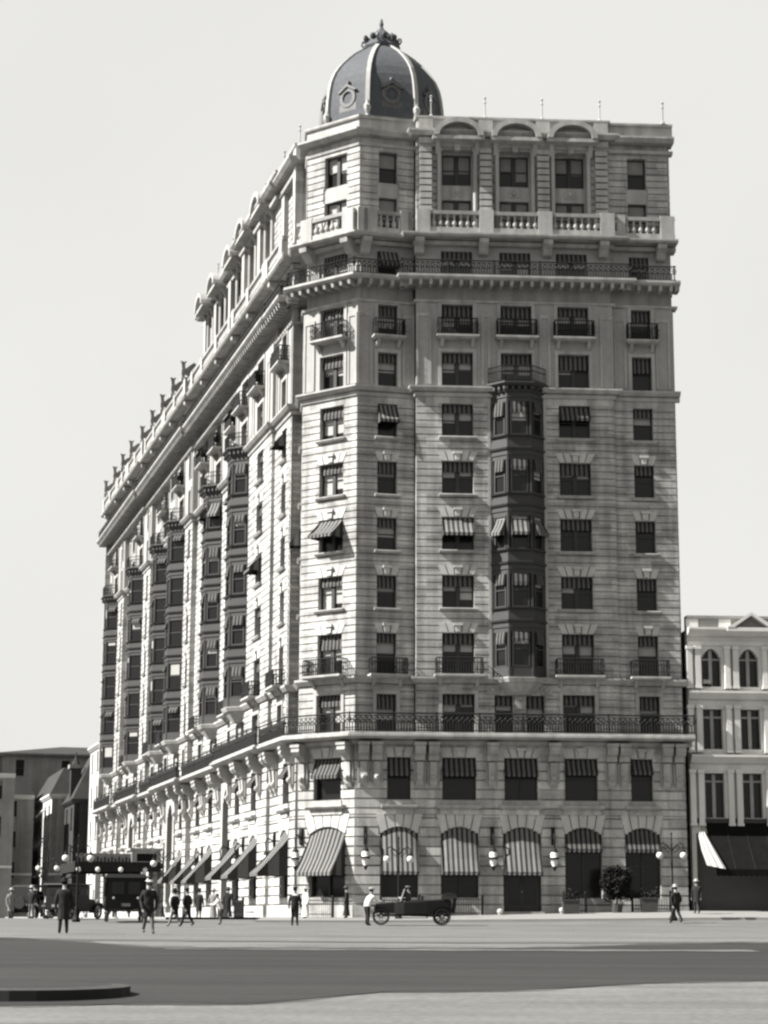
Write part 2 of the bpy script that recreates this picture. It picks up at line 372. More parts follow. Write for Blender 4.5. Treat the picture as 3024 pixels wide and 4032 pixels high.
def balcony(fr, uc, W, z, w, pr=.75, h=.92, name='balcony'):
    b = MB(); b.box(fr, uc-W/2-.1, uc+W/2+.1, w-.1, w+pr+.08, z-.12, z, 'trim'); b.box(fr, uc-W/2-.02, uc+W/2+.02, w-.1, w+pr, z-.2, z-.122, 'trim')
    for sx in (-1, 1): b.prism_wz(fr, [(w-.1,z-.2), (w+.45,z-.2), (w+.15,z-.55), (w-.1,z-.75)], uc+sx*(W/2-.25)-.1, uc+sx*(W/2-.25)+.1, 'trim')
    o = b.build(name, hotel); r = MB()
    P = [fr.xy(uc-W/2, w), fr.xy(uc-W/2, w+pr), fr.xy(uc+W/2, w+pr), fr.xy(uc+W/2, w)]
    P = [P[i] for i in range(4)]
    for a, c in zip(P, P[1:]):
        for zz, rr in ((z+h,.035), (z+.1,.025), (z+h*.72,.02)): r.tube((a[0],a[1],zz), (c[0],c[1],zz), rr, 'iron', 4)
    for (x, y), d in along(P, .15): r.tube((x,y,z), (x,y,z+h), .026, 'iron', 4)
    for (x, y), d in along(P, .3):
        r.tube((x-d[0]*.1,y-d[1]*.1,z+.2), (x+d[0]*.1,y+d[1]*.1,z+h*.66), .014, 'iron', 4); r.tube((x+d[0]*.1,y+d[1]*.1,z+.2), (x-d[0]*.1,y-d[1]*.1,z+h*.66), .014, 'iron', 4)
    r.build('railing', o)
    return o

# ------------------------------------------------------------------ hotel: walls with their openings
G0 = -.6
R_low = Relief(MAIN, G0, 9.86, [(-3.44,15.2,0.), (15.2,15.5,-1.2)])
R_up = Relief(MAIN, 9.86, 39.4, [(0,11.58,0.), (11.58,15.2,-.3), (15.2,15.5,-1.4)])
R_bay = Relief(BAY, 9.86, 39.4, [(0,math.hypot(B1[0]-B0[0],B1[1]-B0[1]),0.)])
R_ch = Relief(CH, G0, 39.4, [(0,CHL,0.)])
R_rc = Relief(RC, 9.86, 39.4, [(0,RCL,0.)])
R_rt = Relief(RTN, 9.86, 47.0, [(0,.62,0.)])
R_ll = Relief(LS, G0, 9.86, LLOW)
R_lu = Relief(LS, 9.86, 39.4, LBASE)
NEARB = [(a,b,w) for a,b,w in LBASE if b <= 34.9]
R_mt = Relief(MAIN, 39.4, 46.9, [(0,11.58,-.3), (11.58,15.2,-.55), (15.2,15.5,-1.4)])
R_bt = Relief(BAY, 39.4, 46.9, [(0,3.44,-.15)])
R_ct = Relief(CH, 39.4, 46.9, [(0,CHL,-.1)])
R_rct = Relief(RC, 39.4, 46.9, [(0,RCL,-.1)])
R_lt = Relief(LS, 39.4, 46.9, [(a,b,w-.45) for a,b,w in NEARB])
COURSE = .41375
for R in (R_low, R_ll, R_ch): R.grooves(.75, 9.0, .525, .09, .11)
for R in (R_up, R_bay, R_rc, R_lu, R_rt): R.grooves(10.5, 29.5, COURSE)
R_ch.grooves(10.5, 29.5, COURSE)
for R in (R_up, R_bay, R_ch, R_rc, R_lu): R.rect(-1e3, 1e3, 29.5, 29.75, 0)
for R in (R_up, R_bay, R_ch, R_rc, R_lu):   # plain brick storeys between string course and cornice
    R.rect(-1e3, 1e3, 30.35, 35.4, 0, 'brickwork'); R.rect(-1e3, 1e3, 36.8, 39.3, -.25, 'brickwork'); R.rect(-1e3,1e3,35.6,36.6,-.30,'trim'); R.rect(-1e3,1e3,30.35,30.42,.05,'trim')
for R in (R_low, R_ll, R_ch): R.rect(-1e3, 1e3, G0, .75, .10)
for R in (R_low, R_ll, R_ch): R.rect(-1e3, 1e3, 5.66, 5.72, -.07)

def pil(R, u0, u1, z0=30.5, z1=34.6):
    """brick panel edged with a stone band"""
    R.rect(u0-.13, u1+.13, z0, z1+.22, .07, 'trim'); R.rect(u0, u1, z0, z1, 0.02, 'brickwork')

def column(R, fr, uc, W, kind, rows, ind=True, special={}, low=None, top=True, bmat='blind', balc=(3,9)):
    w = R.w(uc) if R else 0.
    for r in rows:
        sp = special.get(r, {}); z0, z1 = ROWS[r]
        if sp.get('skip'): continue
        Rr = sp.get('R', R)
        lint = r in (3,4,5,6); sill = r in (4,5,6,7)
        if r in (2, 8, 9): architrave(Rr, uc, W, z0 if r == 2 else z0-.05, z1)
        if r in (3,4,5,6): Rr.rect(uc-W/2-.02, uc+W/2+.02, z1, z1+.56, -.07)
        Rr.hole(uc-W/2, uc+W/2, z0, z1)
        bl = sp.get('bl', {2:.45,3:.45,4:.45,5:.3,6:.42,7:.5,8:.5,9:.5,10:.5}.get(r,.4))
        aw = sp.get('aw', 'roll')
        window(fr, uc, W, z0, z1, w, kind, bl, aw, lint, sill, ind, bmat=bmat, **{k: v for k, v in sp.items() if k in ('awp','drop')})
def topcol(R, fr, uc, W, kind, ped, ind=True, bmat='blind'):
    w = R.w(uc)
    if ped:
        R.rect(uc-W/2-.32, uc+W/2+.32, 39.5, 45.3, .10, 'trim'); R.rect(uc-W/2-.08, uc+W/2+.08, 39.5, 45.1, -.42, 'trim')
        dd = w-.42
    else:
        R.rect(uc-W/2-.1, uc+W/2+.1, 42.1, 43.02, -.08, 'trim'); dd = w
    for r in (11, 12):
        z0, z1 = ROWS[r]
        R.hole(uc-W/2, uc+W/2, z0, z1, .42+(.20 if ped else 0))
        window(fr, uc, W, z0, z1, dd, kind, .75 if r == 11 else (.5 if kind == 2 else .45), None, False, False, ind, deep=.30 if ped else .42, bmat=bmat)
    if ped:
        p = MB(); K = 12; wi = W/2+.62; z0 = 45.5; hh = 1.12
        outer = [(uc-wi*cos(pi*i/K), z0+.12+hh*sin(pi*i/K)) for i in range(K+1)]
        inner = [(uc+(wi-.33)*cos(pi*i/K), z0+.12+(hh-.3)*sin(pi*i/K)) for i in range(K+1)]
        for i in range(K):
            o0, o1 = outer[i], outer[i+1]; i0, i1 = inner[K-i], inner[K-i-1]
            p.prism_uz(fr, [o0, i0, i1, o1], w, w+1.2, 'trim')
            p.prism_uz(fr, [i0, (i0[0],z0+.12), (i1[0],z0+.12), i1], w, w+.55, 'trim')
        p.box(fr, uc-wi-.05, uc+wi+.05, w, w+1.1, z0-.1, z0+.12, 'trim')
        for sx in (-1, 1):
            c_ = fr.m(uc+sx*(W/2+.2), w+.12, 0); q_ = MB(); q_.lathe((c_[0],c_[1],41.0), [(.2,0), (.2,.15), (.13,.2), (.125,3.9), (.19,4.0), (.2,4.2)], 12, 'trim'); q_.build('column', hotel)
            p.prism_wz(fr, [(w,44.7), (w+.2,44.8), (w+.6,45.4), (w,45.4)], uc+sx*(W/2+.3)-.13, uc+sx*(W/2+.3)+.13, 'trim')
        p.prism_uz(fr, [(uc-.14,44.95), (uc+.14,44.95), (uc+.24,45.5), (uc-.24,45.5)], w, w+.4, 'trim')
        p.build('pediment', hotel); p = MB()
        p.box(fr, uc-.3, uc+.3, dd-.1, dd+.05, 42.35, 42.8, 'trim'); p.ball(fr.m(uc,dd+.06,42.58), .16, 'trim', 8, 5); p.build('rosette', hotel)

# ---- front, five axes plus the corner
DOWN = dict(aw='down', awp=.95)
NR = range(2, 11)
column(R_up, MAIN, 2.40, 1.84, 2, NR, special={5:dict(aw='down', awp=.9, bl=0), 2:dict(bl=.45), 10:dict(bl=.42)})
for q in (8,9,10):
    pass
column(R_up, MAIN, 5.87, 1.84, 2, (8,9,10), special={8:dict(bl=.5)})
column(R_up, MAIN, 9.24, 1.84, 2, NR, special={7:dict(aw='half', bl=0, drop=.75), 4:dict(bl=.3)})
column(R_up, MAIN, 13.33, 1.18, 1, NR, special={6:dict(bl=0), 8:dict(bl=.0), 4:dict(bl=0)})
column(R_bay, BAY, 1.82, 1.18, 1, NR, special={7:dict(aw='down', awp=.8, bl=0), 10:dict(aw='down', awp=.7, bl=0), 5:dict(bl=.3)})
column(R_ch, CH, 2.2, 1.78, 2, NR, special={5:dict(aw='down', awp=1.15, bl=.2), 7:dict(drop=.45, bl=.8), 6:dict(bl=.82), 4:dict(bl=.8), 3:dict(bl=.62), 8:dict(bl=.5), 9:dict(bl=.5)}, bmat='blind')
for u in (4.96, 6.76):      # paired narrow lights under the bay
    R_up.rect(u-.75, u+.75, 12.5, 13.05, -.06); R_up.hole(u-.52, u+.52, 10.25, 12.4)
    window(MAIN, u, 1.04, 10.25, 12.4, 0, 1, .5, 'roll', False, False)
# brick panels beside the upper windows
for u0, u1 in ((.12,.75), (3.95,4.2), (7.35,7.75), (10.95,11.5), (11.8,12.3), (14.3,14.9)): pil(R_up, u0, u1)
for u0, u1 in ((.15,.75), (2.85,3.3)): pil(R_bay, u0, u1)
for u0, u1 in ((.2,.75), (3.5,3.92)): pil(R_ch, u0, u1)
R_up.rect(4.15, 4.32, 13.4, 29.6, .03, 'trim'); R_up.rect(7.42, 7.58, 13.4, 29.6, .03, 'trim')
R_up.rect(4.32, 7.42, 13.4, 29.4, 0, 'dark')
# row 1 and ground floor
def low(R, fr, uc1, W1, uc0, W0, z0=1.16, aw1='half', aw0='down', awp=1.15, kind1=1, door=False, ind=True, drop0=2.45, drop1=.75):
    z1, z2 = ROWS[1]; w = R.w(uc1)
    R.rect(uc1-W1/2, uc1+W1/2, z2, z2+.56, -.07); R.hole(uc1-W1/2, uc1+W1/2, z1, z2)
    R.rect(uc1-W1/2-.15, uc1+W1/2+.15, 5.72, 6.08, .10); 
    o = window(fr, uc1, W1, z1, z2, w, kind1, 0, aw1, True, False, ind, drop=drop1, mull=.06, frame_m='sash')
    p = MB(); p.prism_wz(fr, [(w-.1,6.02), (w+.28,6.04), (w+.36,6.14), (w+.36,6.22), (w-.1,6.24)], uc1-W1/2-.32, uc1+W1/2+.32, 'trim'); p.box(fr, uc1-W1/2-.05, uc1+W1/2+.05, w-.3, w+.06, 6.242, z1, 'trim')
    if ind: p.build('sill', o)
    else:
        k = len(stuffw.v); stuffw.v += p.v; stuffw.f += [tuple(k+i for i in f) for f in p.f]; stuffw.mt += p.mt
    R.rect(uc0-W0/2-.1, uc0+W0/2+.1, 4.6, 5.66, -.07)
    za = .42 if door else z0
    archhole(R, uc0, W0, za, 5.03, .42)
    o = window(fr, uc0, W0, za, 5.03, w, 2 if not door else 2, 0 if aw0 == 'down' else .0, aw0, True, False, ind, arch=.42, awp=awp, drop=drop0, mull=.1)
    if not door and ind:      # bulkhead below the shop glass
        pass
    return o
low(R_low, MAIN, 2.42, 1.9, 2.43, 2.1, kind1=1, drop1=.85)
low(R_low, MAIN, 5.90, 1.88, 5.92, 2.12, door=True, kind1=2, drop1=.85)
low(R_low, MAIN, 9.30, 1.86, 9.36, 2.08, aw0='half', drop0=1.15, awp=.5, drop1=.75)
low(R_low, MAIN, 12.74, 1.24, 12.70, 1.98, aw0='half', drop0=1.15, drop1=.7)
low(R_low, MAIN, -.96, 1.32, -.94, 2.12, drop1=.85)
low(R_ch, CH, 2.12, 1.98, 2.14, 2.62, drop0=2.5, awp=1.35, drop1=.95)
# ---- left front
LW = {4.3:1.3, 10.4:1.9, 21.2:1.9, 32.8:1.5, 46.:1.5, 55.5:1.5, 70.5:1.7, 82.9:.9, 37.6:.9, 59.2:.9, 67.9:.7, 75.3:.9}
for uc, W in LW.items():
    if uc in (4.3,):
        column(R_lu, LS, uc, W, 1, NR, special={7:dict(aw='down', awp=.9, bl=0)})
    elif uc == 10.4:
        column(R_lu, LS, uc, W, 2, NR, special={5:dict(aw='down', awp=.9, bl=0), 9:dict(aw='down', awp=.7), 3:dict(aw='roll')}, ind=True)
    else:
        sp = {21.2:{9:DOWN, 7:dict(aw='down'), 8:dict(aw='half')}, 32.8:{9:DOWN, 4:dict(aw='roll')}}.get(uc, {})
        column(R_lu, LS, uc, W, 1 if W < 1.8 else 2, NR, special=sp, ind=False)
ORI = [15.6, 27.6, 41.2, 51.5, 63.0, 79.2]
for uc in ORI:
    column(R_lu, LS, uc, 2.0, 2, (8, 9, 10), special={9:dict(aw='down', awp=.6)} if uc in (27.6,41.2) else {}, ind=False)
    for du in (-.9, .9):
        R_lu.hole(uc+du-.5, uc+du+.5, 10.25, 12.4); window(LS, uc+du, 1., 10.25, 12.4, R_lu.w(uc), 1, .4, 'roll', False, False, False)
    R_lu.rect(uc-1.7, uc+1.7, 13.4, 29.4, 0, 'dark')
for uc in (6.0, 8.0, 12.8, 18.0, 23.5, 30.2, 34.2, 36, 44, 48, 53.6, 58.5, 66.2, 68.5, 73., 76, 82): pil(R_lu, uc-.28, uc+.28)
for u1, u0, W0 in ((2.55,2.8,2.3), (10.8,10.6,2.3), (16.0,16.1,2.3), (28.3,28.3,2.2), (33.4,33.4,2.1)):
    low(R_ll, LS, u1, 1.7, u0, W0, ind=(u1 < 12), drop0=2.45, awp=1.9, drop1=.7)
for u1 in (38.5, 47.5, 50.5, 55, 59.5, 68.5, 72, 76.5, 81.5): low(R_ll, LS, u1, 1.4, u1, 1.9, ind=False, aw0='down' if u1 < 45 else 'half', drop0=2.3 if u1 < 45 else 1., awp=1.6, drop1=.6)
for uc in (21.6, 42.6, 63.8):        # two-storey arched openings
    w = R_ll.w(uc); R_ll.rect(uc-1.9, uc+1.9, 1.2, 9.0, .14, 'trim'); archhole(R_ll, uc, 2.6, .4, 8.6, 1.1, .6, 12)
    window(LS, uc, 2.6, .4, 8.6, w, 2, 0, None, False, False, False, arch=1.1, deep=.6, mull=.15)
# recess beside the corner: narrow lights seen edge-on
for r in NR:
    z0, z1 = ROWS[r]; R_rc.hole(.6, 1.7, z0, z1); window(RC, 1.15, 1.1, z0, z1, 0, 1, .4, 'roll' if r != 5 else 'down', False, r in (4,5,6,7), False)
# ---- top two storeys
R_mt.grooves(40.2, 44.9, COURSE, .085, .09)
for R in (R_bt, R_ct, R_rct, R_lt): R.grooves(40.2, 44.9, COURSE, .085, .07)
for uc in (2.46, 5.92, 9.28): topcol(R_mt, MAIN, uc, 1.76, 2, True, bmat='curtain')
topcol(R_mt, MAIN, 13.33, 1.12, 1, False, bmat='curtain'); topcol(R_bt, BAY, 1.85, 1.14, 1, False, bmat='curtain'); topcol(R_ct, CH, 2.25, 1.7, 2, False)
R_mt.rect(-1, 1.1, 45.3, 46.9, .0, 'trim')
topcol(R_lt, LS, 4.3, 1.3, 1, False, ind=True)
for uc in (10.4, 15.6, 21.2, 27.6, 32.6): topcol(R_lt, LS, uc, 1.7, 1, True, ind=False)
for R, mt in ((R_low,'stone_low'), (R_ll,'stone_low')):
    b = MB(); R.emit(b, mt); b.build('wall', hotel)
for R in (R_up, R_bay, R_rc, R_rt, R_lu, R_mt, R_bt, R_ct, R_rct, R_lt, R_ch):
    b = MB(); R.emit(b, 'stone'); b.build('wall', hotel)
stuffo = stuffw.build('window', hotel, label='windows of the receding side front'); stuffo['kind'] = 'stuff'

# ---- string courses, cornices, ledges (mitred round the corner)
def course(name, P, profs, mat='trim', pre=None):
    b = pre or MB()
    for pr in profs: b.sweep(P, pr, mat)
    return b.build(name, hotel)
course('ledge', PATH_L, [[(-.1,9.8),(.95,9.84),(1.12,9.95),(1.12,10.08),(1.0,10.1),(1.0,10.2),(-.1,10.24)], [(-.1,9.55),(.18,9.57),(.3,9.78),(-.1,9.79)]])
course('string_course', PATH_U, [[(-.1,13.02),(.12,13.05),(.3,13.28),(.3,13.4),(-.1,13.44)]])
course('string_course', PATH_U, [[(-.1,29.75),(.1,29.77),(.14,29.98),(-.1,29.98)], [(-.1,29.985),(.3,30.05),(.45,30.22),(.45,30.32),(-.1,30.36)]])
mdl = MB()
for (x, y), d in along(offset(PATH_C, .66), .58, .2): mdl.taper(Fr((x, y), d), -.10, .10, -.42, .42, 36.56, 36.26, .8, 'trim')
course('cornice', PATH_C, [[(-.5,36.55),(1.12,36.57),(1.25,36.7),(1.25,36.84),(-.5,36.88)], [(-.6,35.45),(.12,35.47),(.16,35.6),(-.6,35.62)]], pre=mdl)
course('cornice', PATH_C, [[(-.6,39.28),(.85,39.3),(.95,39.42),(.95,39.52),(-.6,39.55)], [(-.6,39.0),(.1,39.02),(.2,39.22),(-.6,39.24)]])
course('cornice', PATH_NEAR, [[(-.6,45.75),(.35,45.78),(.55,46.0),(.55,46.12),(-.6,46.14)], [(-.5,45.2),(-.02,45.22),(.02,45.4),(-.5,45.42)], [(-.6,46.15),(-.06,46.15),(-.06,46.92),(-.6,46.92)], [(-.65,46.925),(.06,46.925),(.1,47.0),(.1,47.1),(-.65,47.12)]])
def mid_bracket(fr, u, w):
    b = MB(); b.prism_wz(fr, [(w-.4,39.24), (w+.85,39.24), (w+.8,38.98), (w+.45,38.75), (w+.2,38.45), (w-.4,38.4)], u-.27, u+.27, 'trim'); b.build('bracket', hotel)
for u, w in ((.15,0), (3.95,0), (7.75,0), (11.1,0), (14.6,-.3)): mid_bracket(MAIN, u, w)
mid_bracket(BAY, .4, 0); mid_bracket(CH, 3.6, 0); mid_bracket(CH, .5, 0)
for u in (6.1, 12.9, 18.3, 24.4, 30.2, 36.5, 43.4, 48.5, 53.5, 59, 66, 69, 75, 82.5): mid_bracket(LS, u, wc(u)-.1)
# rails of wrought iron on the two ledges
def railing(P, z, h, name='railing'):
    r = MB()
    for a, c in zip(P, P[1:]):
        if math.hypot(a[0]-c[0], a[1]-c[1]) < .02: continue
        for zz, rr in ((z+h,.045), (z+h*.86,.02), (z+h*.5,.025), (z+.08,.03)): r.tube((a[0],a[1],zz), (c[0],c[1],zz), rr, 'iron', 4)
    for (x, y), d in along(P, .16):
        r.tube((x,y,z), (x,y,z+h*.5), .032, 'iron', 4)
    for k, ((x, y), d) in enumerate(along(P, .30)):
        q = h*.68; s_ = .115
        pts = [(x-d[0]*s_,y-d[1]*s_,z+q), (x,y,z+q+.15), (x+d[0]*s_,y+d[1]*s_,z+q), (x,y,z+q-.15)]
        for a, c in zip(pts, pts[1:]+pts[:1]): r.tube(a, c, .03, 'iron', 4)
    for (x, y), d in along(P, 2.4): r.tube((x,y,z), (x,y,z+h+.08), .04, 'iron', 5)
    return r.build(name, hotel)
railing(offset(PATH_L, .92), 10.22, 1.02)
railing(offset(PATH_C[:-1]+[MAIN.xy(15.3,-.3)], 1.0), 36.86, .9)
# stone balustrade round the top storeys
def balustrade(fr, u0, u1, w, peds):
    b = MB(); z0 = 39.54
    b.box(fr, u0, u1, w-.14, w+.14, z0, z0+.4, 'trim'); b.box(fr, u0, u1, w-.17, w+.17, z0+1.2, z0+1.42, 'dull_stone')
    for p in peds: b.box(fr, max(u0-.02,p-.42), min(u1+.02,p+.42), w-.2, w+.2, z0-.003, z0+1.5, 'trim')
    u = u0+.2
    while u < u1-.1:
        if all(abs(u-p) > .52 for p in peds):
            b.lathe(fr.m(u, w, z0+.4), [(.11,0), (.08,.06), (.155,.2), (.14,.32), (.06,.52), (.08,.6), (.06,.66), (.1,.8)], 8, 'trim')
        u += .40
    b.build('balustrade', hotel)
balustrade(MAIN, 0, 11.9, .45, [.35, 4.1, 7.6, 11.3]); balustrade(MAIN, 11.95, 15.4, .15, [12.0, 14.95])
balustrade(BAY, -.15, 3.1, .45, [.0, .6, 2.85, 3.3]); balustrade(CH, -.15, CHL+.15, .45, [.6, 3.75])
balustrade(LS, 2.0, 18.9, .6, [2.6, 6.9, 7.7, 12.9, 18.0]); balustrade(LS, 18.95, 36.2, .6, [19.3, 24.4, 30.2, 34.4])
for a_, b_, w_ in LBASE[3:]: balustrade(LS, a_+.02, b_-.02, wc((a_+b_)/2)+.55, [a_+.5, (a_+b_)/2, b_-.5])
# blocks of the parapet, rusticated pilasters of the top storey
for u in (.55, 4.15, 7.6, 11.1):
    b = MB(); b.box(MAIN, u-.42, u+.42, -.5, .12, 46.16, 46.9, 'trim'); b.build('parapet_block', hotel); b = MB()
    for k in range(12): b.box(MAIN, u-.36, u+.36, -.2, .05, 40.3+k*COURSE, 40.3+k*COURSE+.32, 'trim')
    b.box(MAIN, u-.42, u+.42, -.2, .22, 40.95, 41.15, 'trim'); b.box(MAIN, u-.42, u+.42, -.2, .2, 45.35, 45.7, 'trim'); b.build('pilaster', hotel)
for u in (6.4, 12.9, 18.2, 24.3, 30., 34.4):
    w = R_lt.w(u); b = MB(); b.box(LS, u-.4, u+.4, w, w+.3, 40.2, 45.2, 'trim'); b.build('pilaster', hotel)
for fr, us, w in ((MAIN, (.9, 4.15, 7.6, 11.1, 14.95), -.25), (LS, (2.6, 7., 12.9, 18.2, 24.3, 30.2, 34.4), -.35)):
    for u in us:
        b = MB(); x, y, _ = fr.m(u, w, 0); b.lathe((x,y,47.1), [(.16,0), (.12,.15), (.045,.25), (.04,1.0), (.09,1.05), (.05,1.15), (.05,1.3), (.10,1.36), (.03,1.46)], 6, 'trim'); b.build('finial', hotel)
# griffins on the far parapet
def griffin(u, w):
    b = MB(); f = LS; z = 41.04
    b.box(f, u-.35, u+.35, w-.2, w+.2, z, z+.25, 'dull_stone')
    b.box(f, u-.2, u+.2, w-.45, w+.45, z, z+.25, 'trim')
    pts = [(w-.4,z+.25), (w-.42,z+.6), (w-.2,z+.9), (w+.1,z+1.05), (w+.12,z+1.35), (w-.02,z+1.62), (w+.2,z+1.55), (w+.5,z+1.62), (w+.42,z+1.38), (w+.38,z+1.0), (w+.42,z+.6), (w+.32,z+.25), (w+.15,z+.25), (w+.1,z+.6), (w-.1,z+.5), (w-.15,z+.25)]
    b.prism_wz(f, pts, u-.13, u+.13, 'dull_stone')
    for sx in (-1, 1): b.prism_wz(f, [(w+.2,z+.85), (w-.1,z+1.15), (w-.55,z+1.5), (w-.75,z+1.35), (w-.45,z+.95), (w-.1,z+.7)], u+sx*.2-.04, u+sx*.2+.04, 'dull_stone')
    b.build('griffin_statue', hotel)
for u in (37.2, 42.2, 47.6, 53.0, 58.8, 64.5, 70., 75.5, 82.): griffin(u, wc(u)+.5)
# bracket pairs below the first ledge
def console(fr, u, w):
    b = MB(); h = .29
    b.box(fr, u-h-.04, u+h+.04, w, w+.9, 9.5, 9.66, 'trim')
    b.prism_wz(fr, [(w,9.5), (w+.82,9.5), (w+.86,9.25), (w+.7,9.05), (w+.42,8.95), (w+.34,8.7), (w,8.6)], u-h, u+h, 'trim')
    b.prism_wz(fr, [(w,8.6), (w+.3,8.6), (w+.24,8.0), (w+.3,7.8), (w+.2,7.4), (w+.06,7.2), (w,7.2)], u-.2, u+.2, 'trim')
    b.ball(fr.m(u, w+.28, 7.75), .17, 'trim', 7, 5)
    b.box(fr, u-.33, u-.23, w, w+.14, 7.5, 8.55, 'trim'); b.box(fr, u+.23, u+.33, w, w+.14, 7.5, 8.55, 'trim')
    b.build('bracket', hotel)
for u in (-2.95, -2.2, .2, .97, 4.25, 7.73, 11.0, 11.72, 14.12, 14.85): console(MAIN, u, 0)
for u in (.42, 3.72): console(CH, u, 0)
for u in (.5, 4.9, 5.9, 8.6, 13.2, 14.0, 18.2, 19.2, 24.2, 25.1, 30.4, 31.2, 35.5, 36.4, 40.0, 45.2, 49, 52.8, 57, 61.5, 66.2, 70.2, 75, 80, 83.5): console(LS, u, R_ll.w(u))
# small balconies
for fr, uc, W, w in ((MAIN,2.40,2.3,0), (MAIN,9.24,2.3,0), (MAIN,13.33,1.75,-.3), (BAY,1.82,1.75,0), (CH,2.2,2.3,0)):
    balcony(fr, uc, W+.3, 13.5, w, .8); balcony(fr, uc, W, 33.38, w, .62, .98)
balcony(MAIN, 5.87, 2.3, 33.38, 0, .62, .98)
for uc in (4.3, 10.4, 21.2, 32.8, 46., 55.5, 70.5): balcony(LS, uc, 2.2, 13.5, R_lu.w(uc), .7)
for uc in (4.3, 10.4, 15.6, 21.2, 27.6, 32.8, 41.2, 51.5, 63., 79.2): balcony(LS, uc, 2.3, 33.38, R_lu.w(uc), .65, .98)
# bay windows, five storeys each
def bay_window(fr, uc, W, pr, w, z0=13.35, z1=30.3, full=True):
    f0 = .46*W/2*1.0
    pts = [(uc-W/2, w), (uc-f0, w+pr), (uc+f0, w+pr), (uc+W/2, w)]
    P = [fr.xy(*p) for p in pts]
    if fr is LS: P = P[::-1]
    b = MB(); sp = [(z0, 13.95)]
    rows = [ROWS[r] for r in (3,4,5,6,7)]
    for i, (a, c) in enumerate(rows): sp.append((c, rows[i+1][0] if i < 4 else z1))
    for a, c in sp:
        b.sweep(P, rectprof(-.12, 0, a, c), 'copper')
        if c-a > .7:
            b.sweep(P, rectprof(-.02, .05, a+.25, c-.35), 'copper')
            b.sweep(P, [(-.05,c-.16), (.12,c-.1), (.16,c-.02), (-.05,c)], 'copper'); b.sweep(P, [(-.05,a+.5), (.13,a+.55), (.18,a+.66), (-.05,a+.68)], 'copper')
    for p in offset(P, -.06): b.lathe((p[0],p[1],z0), [(.1,0), (.1,z1-z0)], 6, 'copper')
    o = b.build('bay_window', hotel)
    c = MB(); c.sweep(P, [(-.12,z1-.12), (.28,z1-.05), (.42,z1+.08), (.42,z1+.18), (-.12,z1+.2)], 'copper'); c.prism_xy([fr.xy(uc-W/2,w-.1)]+[fr.xy(*p) for p in pts]+[fr.xy(uc+W/2,w-.1)], z1+.17, z1+.19, 'roofing')
    for (x, y), d in along(offset(P,.2), .32, .05): c.box(Fr((x,y),d), -.07, .07, -.12, .12, z1-.28, z1-.1, 'copper')
    c.build('cornice', o)
    r = MB(); Q = offset(P, .25)
    for a, e in zip(Q, Q[1:]):
        for zz in (z1+.3, z1+1.15, z1+.85): r.tube((a[0],a[1],zz), (e[0],e[1],zz), .03, 'iron', 4)
    for (x, y), d in along(Q, .15): r.tube((x,y,z1+.2), (x,y,z1+1.15), .017, 'iron', 4)
    r.build('railing', o)
    k = MB(); k.sweep(P, [(-.15,z0-.3), (.02,z0-.28), (.14,z0-.05), (.14,z0), (-.15,z0)], 'trim')
    q = offset(P, -.05); cx = fr.xy(uc, w)
    k.loft([(x,y,z0-.3) for x,y in q], [(cx[0]+(x-cx[0])*.45, cx[1]+(y-cx[1])*.45, z0-.95) for x,y in q], 'trim')
    k.build('corbel', o)
    for i in range(3):
        a, e = P[i], P[i+1]; l = math.hypot(e[0]-a[0], e[1]-a[1]); ff = Fr(a, (e[0]-a[0], e[1]-a[1]))
        for ri, (a0, a1) in enumerate(rows):
            ww = l-.34 if i != 1 else l-.36
            aw = 'down' if (ri == 2 and fr is MAIN) or (ri == 4 and abs(uc-27.6) < .1) else 'roll'
            a0_ = 13.95 if ri == 0 else a0
            if full: window(ff, l/2, ww, a0_, a1, .0, 1, .3, aw, False, False, True, deep=.10, parent=o, awp=.6, frame_m='copper')
            else:
                g = MB(); g.face([ff.m(.17,-.08,a0_), ff.m(l-.17,-.08,a0_), ff.m(l-.17,-.08,a1), ff.m(.17,-.08,a1)], 'glass')
                if R_.random() < .4: g.box(ff, .25, l-.25, -.079, -.07, a1-.3-R_.random()*.8, a1-.05, 'blind')
                g.box(ff, .17, l-.17, -.08, -.03, (a0_+a1)/2-.03, (a0_+a1)/2+.03, 'copper')
                if aw != 'roll' or R_.random() < .5: awning(g, ff, l/2, l-.4, a1, .3, .25, -.05)
                g.build('window', o)
    return o
bay_window(MAIN, 5.88, 3.0, .8, 0)
for uc in ORI: bay_window(LS, uc, 3.3, .95, R_lu.w(uc), full=uc < 30)
for u in (4.35, 7.4):      # carved panels below the front bay
    R2 = MB(); R2.box(MAIN, u-.35, u+.35, 0, .08, 12.45, 12.95, 'trim'); R2.ball(MAIN.m(u,.1,12.7), .18, 'trim', 8, 5); R2.build('carved_panel', hotel)
R2 = MB(); R2.box(MAIN, 5.6, 6.15, 0, .12, 11.6, 13.0, 'trim'); R2.ball(MAIN.m(5.88,.2,12.7), .2, 'trim', 8, 5); R2.ball(MAIN.m(5.88,.16,12.2), .14, 'trim', 8, 5); R2.build('carved_panel', hotel)
